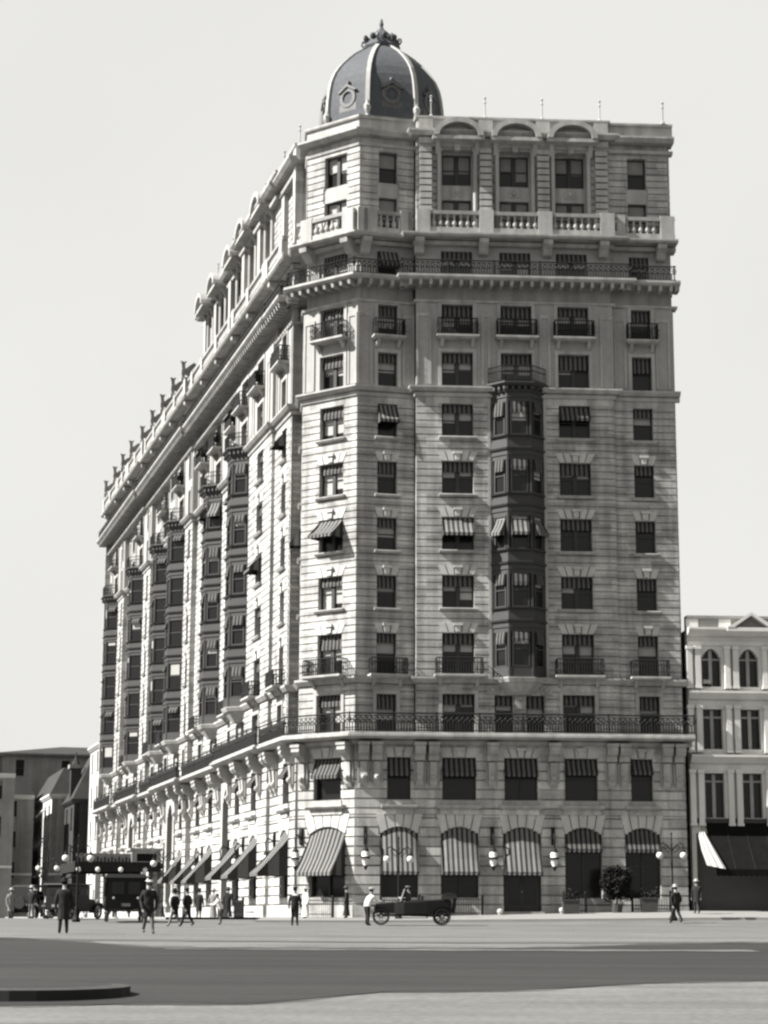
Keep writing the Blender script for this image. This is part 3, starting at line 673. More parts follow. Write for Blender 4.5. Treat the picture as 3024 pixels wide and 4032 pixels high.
# roof and body
b = MB()
near = [LS.xy(34.3,-1.6), LS.xy(3,-1.6), (-3.9,114.6), (-1.3,112.4), (1.9,112.9), MAIN.xy(14.6,-1.7), MAIN.xy(14.6,-22), LS.xy(34.3,-24)]
b.prism_xy([LS.xy(34.3,-1.05)]+[LS.xy(3,-1.25), (-4.2,114.3), (-1.5,112.1), (1.9,112.7), MAIN.xy(14.9,-1.5), MAIN.xy(15.1,-24), LS.xy(34.3,-26)], 39.6, 46.6, 'roofing')
b.prism_xy([LS.xy(83.9,-.55), LS.xy(3,-1.25), (-4.2,114.3), (-1.5,112.1), (1.9,112.7), MAIN.xy(14.9,-1.5), MAIN.xy(15.1,-30), LS.xy(83.9,-30)], 9.9, 39.3, 'roofing')
b.prism_xy([LS.xy(83.9,-.55), LS.xy(1.5,-.9), (-4.2,114.3), (-1.5,112.0), (1.9,111.95), MAIN.xy(14.9,-1.5), MAIN.xy(15.1,-30), LS.xy(83.9,-30)], -.5, 9.88, 'dark')
b.box(LS, 84.2, 84.5, -30, .65, -.5, 39.5, 'stone')
b.build('roof', hotel)
b = MB(); b.box(MAIN, 15.1, 15.5, -26, -1.7, -.5, 39.3, 'brickwork'); b.box(MAIN, 15.1, 15.5, -26, -1.7, 39.4, 46.9, 'brickwork'); b.build('side_wall', hotel)
# the corner dome
DC = (-.28, 115.3); OR = rad(-90-12)
prof = [(3.62,47.0), (3.62,48.3), (3.58,48.9), (3.5,49.6), (3.38,50.2), (3.15,50.8), (2.88,51.25), (2.6,51.62), (2.25,52.02), (1.9,52.38), (1.55,52.68), (1.2,52.95), (.9,53.22)]
dm = empty('dome', (DC[0], DC[1], 0)); dm.parent = hotel
def D8(mb, pr, m, r0=1.07): mb.lathe((0,0,0), [(r*r0,z) for r,z in pr], 8, m, OR)
b = MB(); D8(b, prof, 'slate'); b.build('roof', dm)
b = MB(); D8(b, [(3.8,46.3), (3.85,46.9), (3.9,47.0), (3.85,47.12), (3.7,47.2)], 'trim'); b.build('base', dm)
for k in range(8):
    a = OR+k*pi/4; b = MB(); t = .13
    tx, ty = -sin(a)*t, cos(a)*t
    for (r0,z0), (r1,z1) in zip(prof, prof[1:]):
        R0, R1 = r0*1.07, r1*1.07
        def q(r, z, s_, e): return ((r+e)*cos(a)+tx*s_, (r+e)*sin(a)+ty*s_, z)
        b.hull8([q(R0,z0,-1,-.1), q(R0,z0,1,-.1), q(R0,z0,1,.09), q(R0,z0,-1,.09), q(R1,z1,-1,-.1), q(R1,z1,1,-.1), q(R1,z1,1,.09), q(R1,z1,-1,.09)], 'rib')
    b.build('rib', dm)
for k in range(8):       # round-eyed dormers
    a = OR+(k+.5)*pi/4; b = MB(); f = Fr((3.2*cos(a), 3.2*sin(a)), (-sin(a), cos(a)), (cos(a), sin(a)))
    b.box(f, -.62, .62, -.5, .38, 47.9, 48.35, 'slate_grey')
    ring = [(.58*cos(2*pi*i/14), 48.75+.62*sin(2*pi*i/14)) for i in range(14)]; rin = [(.36*cos(2*pi*i/14), 48.75+.40*sin(2*pi*i/14)) for i in range(14)]
    for i in range(14):
        j = (i+1) % 14; b.prism_uz(f, [ring[i], ring[j], rin[j], rin[i]], -.5, .42, 'slate_grey')
    b.prism_uz(f, rin, -.5, .22, 'dark')
    b.prism_uz(f, [(-.7,49.15), (0,49.65), (.7,49.15), (.55,49.1), (0,49.45), (-.55,49.1)], -.8, .5, 'slate_grey'); b.ball(f.m(0,.3,49.75), .14, 'slate_grey', 7, 5)
    for s_ in (-1, 1): b.prism_uz(f, [(s_*.6,48.35), (s_*1.0,48.35), (s_*.9,48.7), (s_*.6,49.1)], -.3, .25, 'slate_grey')
    b.build('dormer', dm)
for k in range(8):       # urns between the dormers
    a = OR+k*pi/4+.0; b = MB(); b.lathe((3.95*cos(a), 3.95*sin(a), 47.1), [(.16,0), (.12,.12), (.07,.25), (.2,.5), (.24,.75), (.1,.95), (.06,1.15)], 7, 'rib'); b.build('urn', dm)
b = MB(); D8(b, [(1.12,53.0), (1.22,53.25), (1.1,53.5), (.92,53.75), (.68,54.1), (.4,54.4), (.18,54.6), (.1,54.75), (.14,54.95), (.05,55.3)], 'slate', 1); 
for k in range(8):
    a = OR+k*pi/4
    pts = [(.9,53.4), (1.1,53.45), (1.26,53.65), (1.22,53.85), (1.08,53.85), (1.04,53.75)]
    b.path([(r*cos(a), r*sin(a), z) for r, z in pts], .07, 'slate_grey', 5)
    a += pi/8; b.ball((.95*cos(a), .95*sin(a), 53.85), .2, 'slate', 7, 5)
b.build('crown', dm)
# wall lanterns
def lantern(fr, u, w, zc=3.25, name='wall_lantern'):
    b = MB(); p = w+.55
    b.prism_wz(fr, [(w,zc+1.75), (w+.1,zc+1.8), (w+.16,zc+1.5), (w+.14,zc+.9), (w,zc+.8)], u-.1, u+.1, 'iron')
    b.path([fr.m(u,w+.1,zc+1.2), fr.m(u,w+.45,zc+1.4), fr.m(u,w+.6,zc+1.1), fr.m(u,p,zc+.62)], .045, 'iron')
    b.lathe(fr.m(u,p,zc), [(.03,-.62), (.09,-.5), (.13,-.36)], 8, 'iron'); b.lathe(fr.m(u,p,zc), [(.22,.42), (.12,.58), (.04,.66)], 8, 'iron')
    b.lathe(fr.m(u,p,zc), [(.235,.0), (.25,.03), (.25,.09), (.235,.12)], 8, 'iron'); o = b.build(name, hotel)
    g = MB(); g.lathe(fr.m(u,p,zc), [(.12,-.36), (.2,-.2), (.22,0)], 10, 'globe'); g.lathe(fr.m(u,p,zc), [(.22,.12), (.23,.3), (.16,.44), (.08,.5)], 10, 'globe'); g.build('glass_shade', o, smooth=True)
for u in (-2.82, 4.25, 7.65): lantern(MAIN, u, 0)
for u in (5.1, 13.4, 18.3, 30.8): lantern(LS, u, R_ll.w(u))
lantern(CH, .32, 0)
# entrance door and steps
b = MB(); b.box(MAIN, 4.95, 6.9, -.36, -.3, .42, 3.3, 'sash'); o = b.build('door', hotel)
b = MB()
for u in (5.15, 6.05): b.box(MAIN, u, u+.65, -.3, -.28, .8, 3.0, 'glass')
b.ball(MAIN.m(5.92,-.26,1.5), .05, 'brass', 6, 4); b.build('pane', o)
b = MB(); b.box(MAIN, 4.6, 7.25, 0.12, .62, -.2, .24, 'trim'); b.box(MAIN, 4.75, 7.1, .1, .36, .245, .42, 'trim'); b.build('step', hotel)
# iron and glass marquee over the side entrance
mq = MB(); u0, u1, W = 46.5, 56.5, .35
mq.box(LS, u0, u1, .3, 7.0, 4.15, 4.3, 'iron')
for u in (u0, u1-.12): mq.box(LS, u, u+.12, .3, 7.0, 3.55, 4.15, 'iron')
mq.box(LS, u0+.12, u1-.12, 6.88, 7.0, 3.55, 4.15, 'iron')
for k in range(24): mq.box(LS, u0-.02, u0+.04, .4+k*.28, .52+k*.28, 4.3, 4.58+.12*(k % 2), 'iron')
mq.box(LS, u0-.3, u0+2.6, .3, 2.6, 4.3, 5.2, 'dull_stone'); mq.box(LS, u0-.42, u0+2.7, .2, 2.75, 5.2, 5.38, 'dull_stone'); mq.box(LS, u0-.32, u0-.3, .65, 2.2, 4.35, 4.95, 'dark')
for w in (2.6, 6.7):
    for u in (u0+.3, u1-.4): mq.tube(LS.m(u,w,-.1), LS.m(u,w,4.15), .08, 'iron')
mo = mq.build('marquee', hotel)
g = MB(); g.box(LS, u0+.03, u0+.1, .7, 6.9, 4.302, 4.95, 'curtain'); g.box(LS, u0+.1, u1-.1, .7, 6.85, 4.302, 4.34, 'curtain'); g.build('glass_roof', mo)
for w in (1.5, 3.4, 5.2, 6.7):
    g = MB(); g.ball(LS.m(u0-.12,w,3.7), .2, 'globe'); g.build('lamp_globe', mo, smooth=True)

# ------------------------------------------------------------------ ground
PROF = [(-60,-1.1), (25,-1.1), (50,-.8), (69,-.55), (92,-.33), (103,-.2), (108,-.1), (111,-.06), (900,-.06)]
def gh(x, y):
    for (a, za), (b_, zb) in zip(PROF, PROF[1:]):
        if y <= b_: z = za+(zb-za)*(y-a)/(b_-a); break
    else: z = PROF[-1][1]
    t = min(1, max(0, (y-100)/10)); return z+t*min(.42, .024*max(0, x+1))
def sheet(name, xs, ylo, yhi, dz, mat, ny=40):
    mb = MB(); V = []; n = len(xs)
    for j in range(ny+1):
        for x in xs:
            y = ylo(x)+(yhi(x)-ylo(x))*j/ny; V.append((x, y, gh(x,y)+dz))
    mb.v = V
    for j in range(ny):
        for i in range(n-1): mb.f.append((j*n+i, j*n+i+1, (j+1)*n+i+1, (j+1)*n+i)); mb.mt.append(MATS[mat])
    o = mb.build(name); o['kind'] = 'structure'; return o
def fr_(a, b_, n): return [a+(b_-a)*i/n for i in range(n+1)]
gx = [-2500, -600, -200]+fr_(-100, 100, 80)+[200, 600, 2500]
gy = [-60, 0]+fr_(14, 114, 100)+[125, 150, 200, 300, 500, 900, 4000]
mb = MB(); n = len(gx)
for y in gy:
    for x in gx: mb.v.append((x, y, gh(x, min(y, 899))))
for j in range(len(gy)-1):
    for i in range(n-1): mb.f.append((j*n+i, j*n+i+1, (j+1)*n+i+1, (j+1)*n+i)); mb.mt.append(MATS['pavement'])
o = mb.build('ground'); o['kind'] = 'structure'
def lerp(P, x):
    if x <= P[0][0]: return P[0][1]
    for (a, ya), (b_, yb) in zip(P, P[1:]):
        if x <= b_:
            t = (x-a)/(b_-a); t = t*t*(3-2*t); return ya+(yb-ya)*t
    return P[-1][1]
def wob(x, s, a): return a*(sin(x*1.7+s)+.6*sin(x*3.9+s*2)+.35*sin(x*9.1+s))
lo = [(-60,25.2), (-4.8,25.7), (-2.0,26.3), (.3,29.6), (6.5,34), (14,38), (60,44)]
hi = [(-60,66), (-12,62.5), (-5,52.5), (2,52.8), (11.6,60.5), (60,66)]
sheet('road', fr_(-60, 60, 480), lambda x: lerp(lo,x)+wob(x,0,.12), lambda x: lerp(hi,x)+wob(x,3,.3), .012, 'asphalt', 60)
gm('road_dust', .055, .9, .2, .4, fine=.2, hs=.3); gm('road_grit', .092, .9, .2, .4, fine=.2, hs=.3)
sheet('road_verge', fr_(-60, 60, 480), lambda x: lerp(lo,x)-.28+wob(x,1,.2), lambda x: lerp(hi,x)+1.5+wob(x,5,.5), .004, 'road_grit', 60)
sheet('road_shoulder', fr_(-60, 60, 480), lambda x: lerp(lo,x)-.12+wob(x,2,.14), lambda x: lerp(hi,x)+.7+wob(x,8,.4), .008, 'road_dust', 60)
sheet('path', fr_(-5.5, 9.5, 90), lambda x: 50.6+wob(x,2,.15)+.02*(x-2)**2*.3, lambda x: 51.4+.12*(x+5.5)*.5+wob(x,5,.12), .024, 'pavement', 6)
sheet('road_seam', fr_(-12, 30, 120), lambda x: 58.5+.17*abs(x-2)+wob(x,7,.15), lambda x: 59.4+.17*abs(x-2)+wob(x,4,.15), .012, 'ground', 4)
# hotel pavement with kerb
def pave(name, P, h, mat, km='kerb_light'):
    mb = MB(); V = [(x, y, gh(x,y)+h) for x, y in P]; mb.face(V, mat)
    o = mb.build(name); o['kind'] = 'structure'; return o
frontP = fr_(-6.5, 40, 93)
mb = MB()
rowsy = [(103.6,0.), (103.62,.12), (104.2,.12), (106,.12), (108,.13), (110,.14), (115,.15)]
def py(x, y): return y+.0602*(x-1.85)
for y, h in rowsy:
    for x in frontP:
        yy = py(x, y); mb.v.append((x, yy, gh(x,yy)+h+(.002 if h else -.05)))
n = len(frontP)
for j in range(len(rowsy)-1):
    for i in range(n-1): mb.f.append((j*n+i, j*n+i+1, (j+1)*n+i+1, (j+1)*n+i)); mb.mt.append(MATS['kerb_light' if j < 2 else 'flagstone'])
o = mb.build('pavement'); o['kind'] = 'structure'
mb = MB(); S = fr_(-1.5, 140, 60); wl = [(7.5,-.05), (7.48,.12), (6.9,.122), (3,.122), (-1.5,.122)]
for w, h in wl:
    for s_ in S:
        x, y, _ = LS.m(s_, w, 0); mb.v.append((x, y, gh(x,y)+h))
n = len(S)
for j in range(len(wl)-1):
    for i in range(n-1): mb.f.append((j*n+i, j*n+i+1, (j+1)*n+i+1, (j+1)*n+i)); mb.mt.append(MATS['kerb_light' if j < 2 else 'flagstone'])
o = mb.build('side_pavement'); o['kind'] = 'structure'
# kerbed island in the foreground
mb = MB(); out = []
cy, hy, ex = 28.2, 1.75, -4.85
for i in range(13):
    t = -pi/2+pi*i/12; out.append((ex+1.35*cos(t), cy+hy*sin(t)))
out = [(-40, cy-hy)]+[(-20,cy-hy), (-8,cy-hy)]+out+[(-8,cy+hy), (-20,cy+hy), (-40, cy+hy)]
inn = [(x-(.25 if x > -5 else 0), cy+(y-cy)*.86) for x, y in out]
base = -1.07
mb.loft([(x,y,-1.16) for x,y in out], [(x,y,-.93) for x,y in out], 'kerbstone', True, False)
mb.loft([(x,y,-.93) for x,y in out], [(x,y,-.91) for x,y in inn], 'road_dust', False, False); mb.face([(x,y,-.911) for x,y in inn], 'asphalt')
o = mb.build('traffic_island'); o['kind'] = 'structure'

# ------------------------------------------------------------------ building next door (right)
nb = empty('stone_building', MAIN.m(20,-.6,0)); tag(nb, 'pale classical building with arched windows right of the hotel', 'building')
class Loc(Fr): pass
NB = Fr(MAIN.xy(15.62, -.55), MAIN.d)
def loc(parent, mb): # shift world coordinates into the parent's frame
    px, py_, pz = parent.location; mb.v = [(x-px, y-py_, z-pz) for x, y, z in mb.v]
R = Relief(NB, -.3, 17.05, [(0, 12, 0.)])
pairs = [.32, 2.5, 4.68, 6.86, 9.04]; wins = [1.38, 3.56, 5.74, 7.92, 10.1]
lv = [(5.66,8.17,'r'), (9.52,11.8,'r'), (13.08,15.27,'a')]
nm = MB()
for pc in pairs+[11.2]:
    for z0, z1 in ((5.2,8.35), (9.3,12.0), (12.95,15.4)):
        for s_ in (-.24, .24):
            nm.box(NB, pc+s_-.155, pc+s_+.155, 0, .30, z0, z1, 'pale_stone'); nm.box(NB, pc+s_-.2, pc+s_+.2, 0, .36, z1-.2, z1-.002, 'pale_stone'); nm.box(NB, pc+s_-.19, pc+s_+.19, 0, .34, z0, z0+.15, 'pale_stone')
for uc in wins:
    for z0, z1, k in lv:
        if k == 'r': R.hole(uc-.56, uc+.56, z0, z1, .45); R.rect(uc-.64, uc+.64, z1, z1+.1, .05)
        else: archhole(R, uc, 1.12, z0, z1, .55, .45, 12)
R.hole(.25, 11.8, -.3, 4.8, 1.6)
nw = MB(); R.emit(nw, 'pale_stone'); loc(nb, nw); nw.build('wall', nb)
loc(nb, nm); nm.build('pilaster', nb)
for z0, w_ in ((12.35,.55), (8.72,.6)):
    c = MB(); c.prism_wz(NB, [(0,z0), (.2,z0), (w_-.1,z0+.28), (w_,z0+.32), (w_,z0+.45), (0,z0+.5)], 0, 12, 'pale_stone'); loc(nb, c); c.build('ledge', nb)
c = MB(); c.prism_wz(NB, [(0,15.95), (.2,15.98), (.55,16.2), (.7,16.3), (.7,16.42), (0,16.46)], 0, 12, 'pale_stone'); c.box(NB, 0, 12, 0, .1, 15.45, 15.68, 'pale_stone'); c.box(NB, 0, 12, -.5, .1, 16.46, 17.0, 'dull_stone'); c.box(NB, 0, 12, -.6, .2, 17.0, 17.16, 'dull_stone')
for u in (.3, 2.2): c.box(NB, u-.35, u+.35, -.05, .16, 16.5, 16.97, 'pale_stone')
c.prism_uz(NB, [(2.3,16.3), (4.95,16.3), (3.62,17.15)], .1, .3, 'dull_stone')
c.prism_uz(NB, [(2.2,16.42), (3.62,17.3), (3.62,17.12), (2.6,16.42)], .1, .8, 'pale_stone'); c.prism_uz(NB, [(5.05,16.42), (4.65,16.42), (3.62,17.12), (3.62,17.3)], .1, .8, 'pale_stone'); c.box(NB, 2.2, 5.05, .1, .78, 16.2, 16.415, 'pale_stone')
loc(nb, c); c.build('cornice', nb)
for uc in wins:
    for z0, z1, k in lv:
        g = MB(); arch = .55 if k == 'a' else 0
        if arch: g.face([NB.m(u,-.42,z) for u, z in [(uc+.56,z0), (uc-.56,z0)]+[(uc-.56+1.12*i/10, z1-.55*(2*i/10-1)**2) for i in range(11)]], 'glass')
        else: g.face([NB.m(uc-.56,-.42,z0), NB.m(uc+.56,-.42,z0), NB.m(uc+.56,-.42,z1), NB.m(uc-.56,-.42,z1)], 'glass')
        loc(nb, g); wo = g.build('window', nb); g = MB()
        g.box(NB, uc-.095, uc+.095, -.42, -.28, z0, z1-.05, 'trim'); zt = z1-arch
        g.box(NB, uc-.56, uc+.56, -.42, -.32, zt-.1 if arch else zt-.5, zt if arch else zt-.4, 'trim')
        g.box(NB, uc-.56, uc+.56, -.42, -.38, (z0+zt)/2-.03, (z0+zt)/2+.03, 'sash'); g.box(NB, uc-.56, uc-.49, -.42, -.34, z0, zt, 'sash'); g.box(NB, uc+.49, uc+.56, -.42, -.34, z0, zt, 'sash')
        loc(nb, g); g.build('frame', wo)
        if k == 'a' and uc < 2:
            g = MB(); g.box(NB, uc-.5, uc-.05, -.3, .1, z0, z0+.12, 'dark'); 
            for d_ in (.1, .3): g.ball(NB.m(uc-.52+d_,.0,z0+.28), .15, 'canvas_white', 8, 5)
            loc(nb, g); g.build('flower_box', nb)
b = MB(); b.box(NB, .02, 12, -20, -.6, -.2, 16.4, 'roofing'); loc(nb, b); b.build('roof', nb)
# big shop awning: dark slope, pale side cloth
b = MB(); s0 = .75
b.hull8([NB.m(s0,.0,5.45), NB.m(12,.0,5.45), NB.m(12,.06,5.42), NB.m(s0,.06,5.42), NB.m(s0,2.5,2.75), NB.m(12,2.5,2.75), NB.m(12,2.52,2.7), NB.m(s0,2.52,2.7)], 'canvas_dark')
for k in range(38): b.face([NB.m(s0+k*.3,2.53,2.75), NB.m(s0+k*.3+.3,2.53,2.75), NB.m(s0+k*.3+.3,2.53,2.42), NB.m(s0+k*.3+.15,2.53,2.36), NB.m(s0+k*.3,2.53,2.42)], 'canvas_dark')
b.box(NB, .0, 12, -.02, .1, 5.3, 5.62, 'sash')
for k in range(1, 6): b.tube(NB.m(s0+k*1.1,.05,5.46), NB.m(s0+k*1.1,2.5,2.77), .012, 'iron', 4)
loc(nb, b); ao = b.build('shop_awning', nb)
b = MB(); Lq = [(.42,.45,5.25), (.15,1.0,4.6), (.12,1.8,3.8), (.2,2.7,2.95)]; Rq = [(.46,.45,5.2), (.62,1.1,4.6), (.85,1.85,3.85), (1.2,2.95,2.75)]
for k in range(3):
    for t in range(6):
        def mx(a, c, f): return NB.m(a[0]+(c[0]-a[0])*f, a[1]+(c[1]-a[1])*f+.06*sin(f*17), a[2]+(c[2]-a[2])*f)
        b.face([mx(Lq[k],Rq[k],t/6), mx(Lq[k],Rq[k],(t+1)/6), mx(Lq[k+1],Rq[k+1],(t+1)/6), mx(Lq[k+1],Rq[k+1],t/6)], 'canvas_white')
loc(nb, b); b.build('side_cloth', ao)
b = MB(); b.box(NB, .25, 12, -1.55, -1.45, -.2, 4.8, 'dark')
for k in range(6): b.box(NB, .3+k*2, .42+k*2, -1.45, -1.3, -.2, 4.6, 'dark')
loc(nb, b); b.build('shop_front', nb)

# ------------------------------------------------------------------ buildings down the side street
def block(name, label, cat, s0, s1, w, depth, z1, mat, rows, cols, roof=None, awn=(), cols_end=2, matl=None, g=-.06, cor=.35):
    """a street building: end wall toward the viewer, long front on the street"""
    p = LS.m(s0, w, 0); o = empty(name, (p[0], p[1], 0)); tag(o, label, cat)
    L_ = s1-s0
    fL = Fr(p[:2], LS.d, LS.n); fE = Fr(p[:2], (-LS.n[0], -LS.n[1]), (-LS.d[0], -LS.d[1]))
    wl = MB(); RL = Relief(fL, g-.2, z1, [(0,L_,0.)]); RE = Relief(fE, g-.2, z1, [(0.002,depth,0.)])
    H = z1/rows; W_ = []
    for r in range(rows):
        za, zb = r*H+H*.28, r*H+H*.8
        for c in range(cols): u = L_*(c+.5)/cols; RL.hole(u-.55, u+.55, za, zb, .3); W_.append((fL, u, za, zb))
        for c in range(cols_end):
            u = depth*(c+.5)/max(1, cols_end); RE.hole(u-.5, u+.5, za, zb, .3); W_.append((fE, u, za, zb))
    RL.emit(wl, matl or mat); RE.emit(wl, mat); wl.box(fL, .3, L_-.01, -depth, -.35, g-.2, z1-.05, mat); wl.box(fE, .35, depth, -.6, -.35, g-.2, z1-.06, mat)
    loc(o, wl); wl.build('wall', o)
    for f, u, za, zb in W_:
        m = MB(); m.box(f, u-.55, u+.55, -.3, -.27, za, zb, 'glass'); m.box(f, u-.55, u+.55, -.268, -.24, (za+zb)/2-.04, (za+zb)/2+.04, 'sash')
        if R_.random() < .5: m.box(f, u-.5, u+.5, -.268, -.26, zb-.5, zb, 'curtain')
        m.box(f, u-.7, u+.7, -.02, .14, za-.15, za-.001, mat); loc(o, m); m.build('window', o)
    cm = MB(); P = [fL.xy(L_,0), fL.xy(0,0), fE.xy(depth,0)]
    cm.sweep(P, [(-.2,z1-.5), (.1,z1-.45), (cor,z1-.15), (cor,z1), (-.2,z1+.02)], matl or mat); cm.sweep(P, rectprof(-.1,.12,z1*.34,z1*.34+.25), matl or mat); loc(o, cm); cm.build('cornice', o)
    if roof:
        kind, h, rm = roof; rf = MB(); ins = h*.45 if kind == 'mansard' else min(depth, L_)*.45
        A = [fL.xy(-.1,.2), fL.xy(L_,.2), fL.xy(L_,-depth), fL.xy(-.1,-depth)]; Bq = [fL.xy(ins,-ins), fL.xy(L_-ins,-ins), fL.xy(L_-ins,-depth+ins), fL.xy(ins,-depth+ins)]
        rf.loft([(x,y,z1+.02) for x,y in A], [(x,y,z1+h) for x,y in Bq], rm); loc(o, rf); rf.build('roof', o)
    else:
        rf = MB(); rf.box(fL, .3, L_-.3, -depth, -.4, z1-.04, z1+.1, 'roofing'); loc(o, rf); rf.build('roof', o)
    for (u, z, dr) in awn:
        a = MB(); awning(a, fL, u, 1.6, z, dr, 1.3, 0, sides=False); a.v = a.v; a.mt = [MATS['canvas_white']]*len(a.mt); loc(o, a); a.build('awning', o)
    return o
block('white_building', 'white building adjoining the far end of the hotel', 'building', 84.6, 96.5, .0, 12, 17.2, 'white_wall', 5, 3, cols_end=0)
o = block('gabled_building', 'narrow dark building with steep roof and stone chimney', 'building', 99.3, 108, 1.2, 9, 12.2, 'dark_brick', 3, 2, roof=('mansard', 4.8, 'mansard'), cols_end=0)
cb = MB(); f_ = Fr(LS.xy(99.3,1.2), LS.d, LS.n)
cb.box(f_, 3, 4.2, -1.0, .1, 12.2, 15.6, 'dark_brick'); cb.box(f_, 2.8, 4.4, -1.2, .3, 15.6, 16, 'dull_stone'); cb.lathe(f_.m(3.6,-.45,16), [(.5,0), (.35,.3), (.12,.8), (.05,1.4)], 6, 'mansard')
cb.lathe(f_.m(.9,-3.2,16.2), [(.8,0), (.5,.7), (.12,1.6), (.04,2.8)], 6, 'mansard'); loc(o, cb); cb.build('chimney', o)
block('mansard_building', 'dark mansard roofed building with white awnings on its street side', 'building', 108.5, 128, 2.6, 11, 13.2, 'dull_stone', 4, 5, roof=('mansard', 3.0, 'mansard'), matl='pale_stone',
      awn=[(2.5,12.2,1.3), (2.5,8.9,1.3), (2.5,5.6,1.3), (7,12.2,1.3), (7,8.9,1.3), (7,5.6,1.3), (12,8.9,1.3), (12,5.6,1.3)], cols_end=2)
block('hall_building', 'broad dark hall with low flat roof rising behind the mansard', 'building', 133, 152, 6.8, 22, 19.5, 'dull_stone', 5, 4, roof=('hip', 1.6, 'mansard'), cols_end=4, cor=.9)
block('brick_building', 'lower grey building with sunlit front at far left edge', 'building', 118, 132, 8.4, 4.8, 13.6, 'dull_stone', 4, 3, roof=('mansard', 2.2, 'mansard'), matl='pale_stone', awn=[(3,9.5,1.2), (3,6,1.2), (8,6,1.2)], cols_end=1)
block('shop_building', 'pale four storey shop front leading the street at far left', 'building', 104, 117, 10.6, 3.6, 15.0, 'dull_stone', 4, 3, matl='pale_stone', awn=[(3,4.6,1.5), (7,4.6,1.5), (11,4.6,1.5)], cols_end=1)

# ------------------------------------------------------------------ street lamps
def lamp(x, y, label, rz=0., hg=3.35):
    o = empty('street_lamp', (x, y, gh(x,y)), rz); tag(o, label, 'street lamp', 'twin globe street lamps')
    p = MB(); p.lathe((0,0,0), [(.2,0), (.22,.12), (.13,.3), (.09,.7), (.055,.8), (.045,hg+.5), (.08,hg+.52), (.04,hg+.6), (.03,hg+1.0), (.06,hg+1.05), (.0,hg+1.2)], 8, 'iron'); p.build('pole', o)
    a = MB()
    for s_ in (-1, 1):
        pts = [(0,0,hg+.15), (s_*.2,0,hg+.45), (s_*.45,0,hg+.62), (s_*.6,0,hg+.5), (s_*.62,0,hg+.3)]; a.path(pts, .028, 'iron', 5)
        a.path([(s_*.1,0,hg+.1), (s_*.3,0,hg+.22), (s_*.42,0,hg+.42), (s_*.3,0,hg+.5), (s_*.22,0,hg+.4)], .022, 'iron', 5)
        a.lathe((s_*.62,0,hg+.12), [(.08,0), (.1,.06), (.04,.18)], 8, 'iron')
    a.build('arm', o)
    for s_ in (-1, 1):
        g = MB(); g.ball((s_*.62,0,hg-.04), .185, 'globe', 14, 10); g.build('globe', o, smooth=True)
    return o
lamp(14.98, 103.9, 'twin globe iron lamp at the kerb beside the dark shop awning', rad(4))
lamp(.85, 106.3, 'twin globe lamp behind the open touring car', rad(4), 3.25)
lamp(-12.5, 114.5, 'twin globe lamp at the side street kerb left of the corner', rad(-20), 3.15)
lamp(-15.4, 101.5, 'twin globe lamp in front of the marquee', rad(10), 3.2)
lamp(-21.5, 129, 'farthest twin globe lamp at the left edge of the street', rad(-10), 3.2)

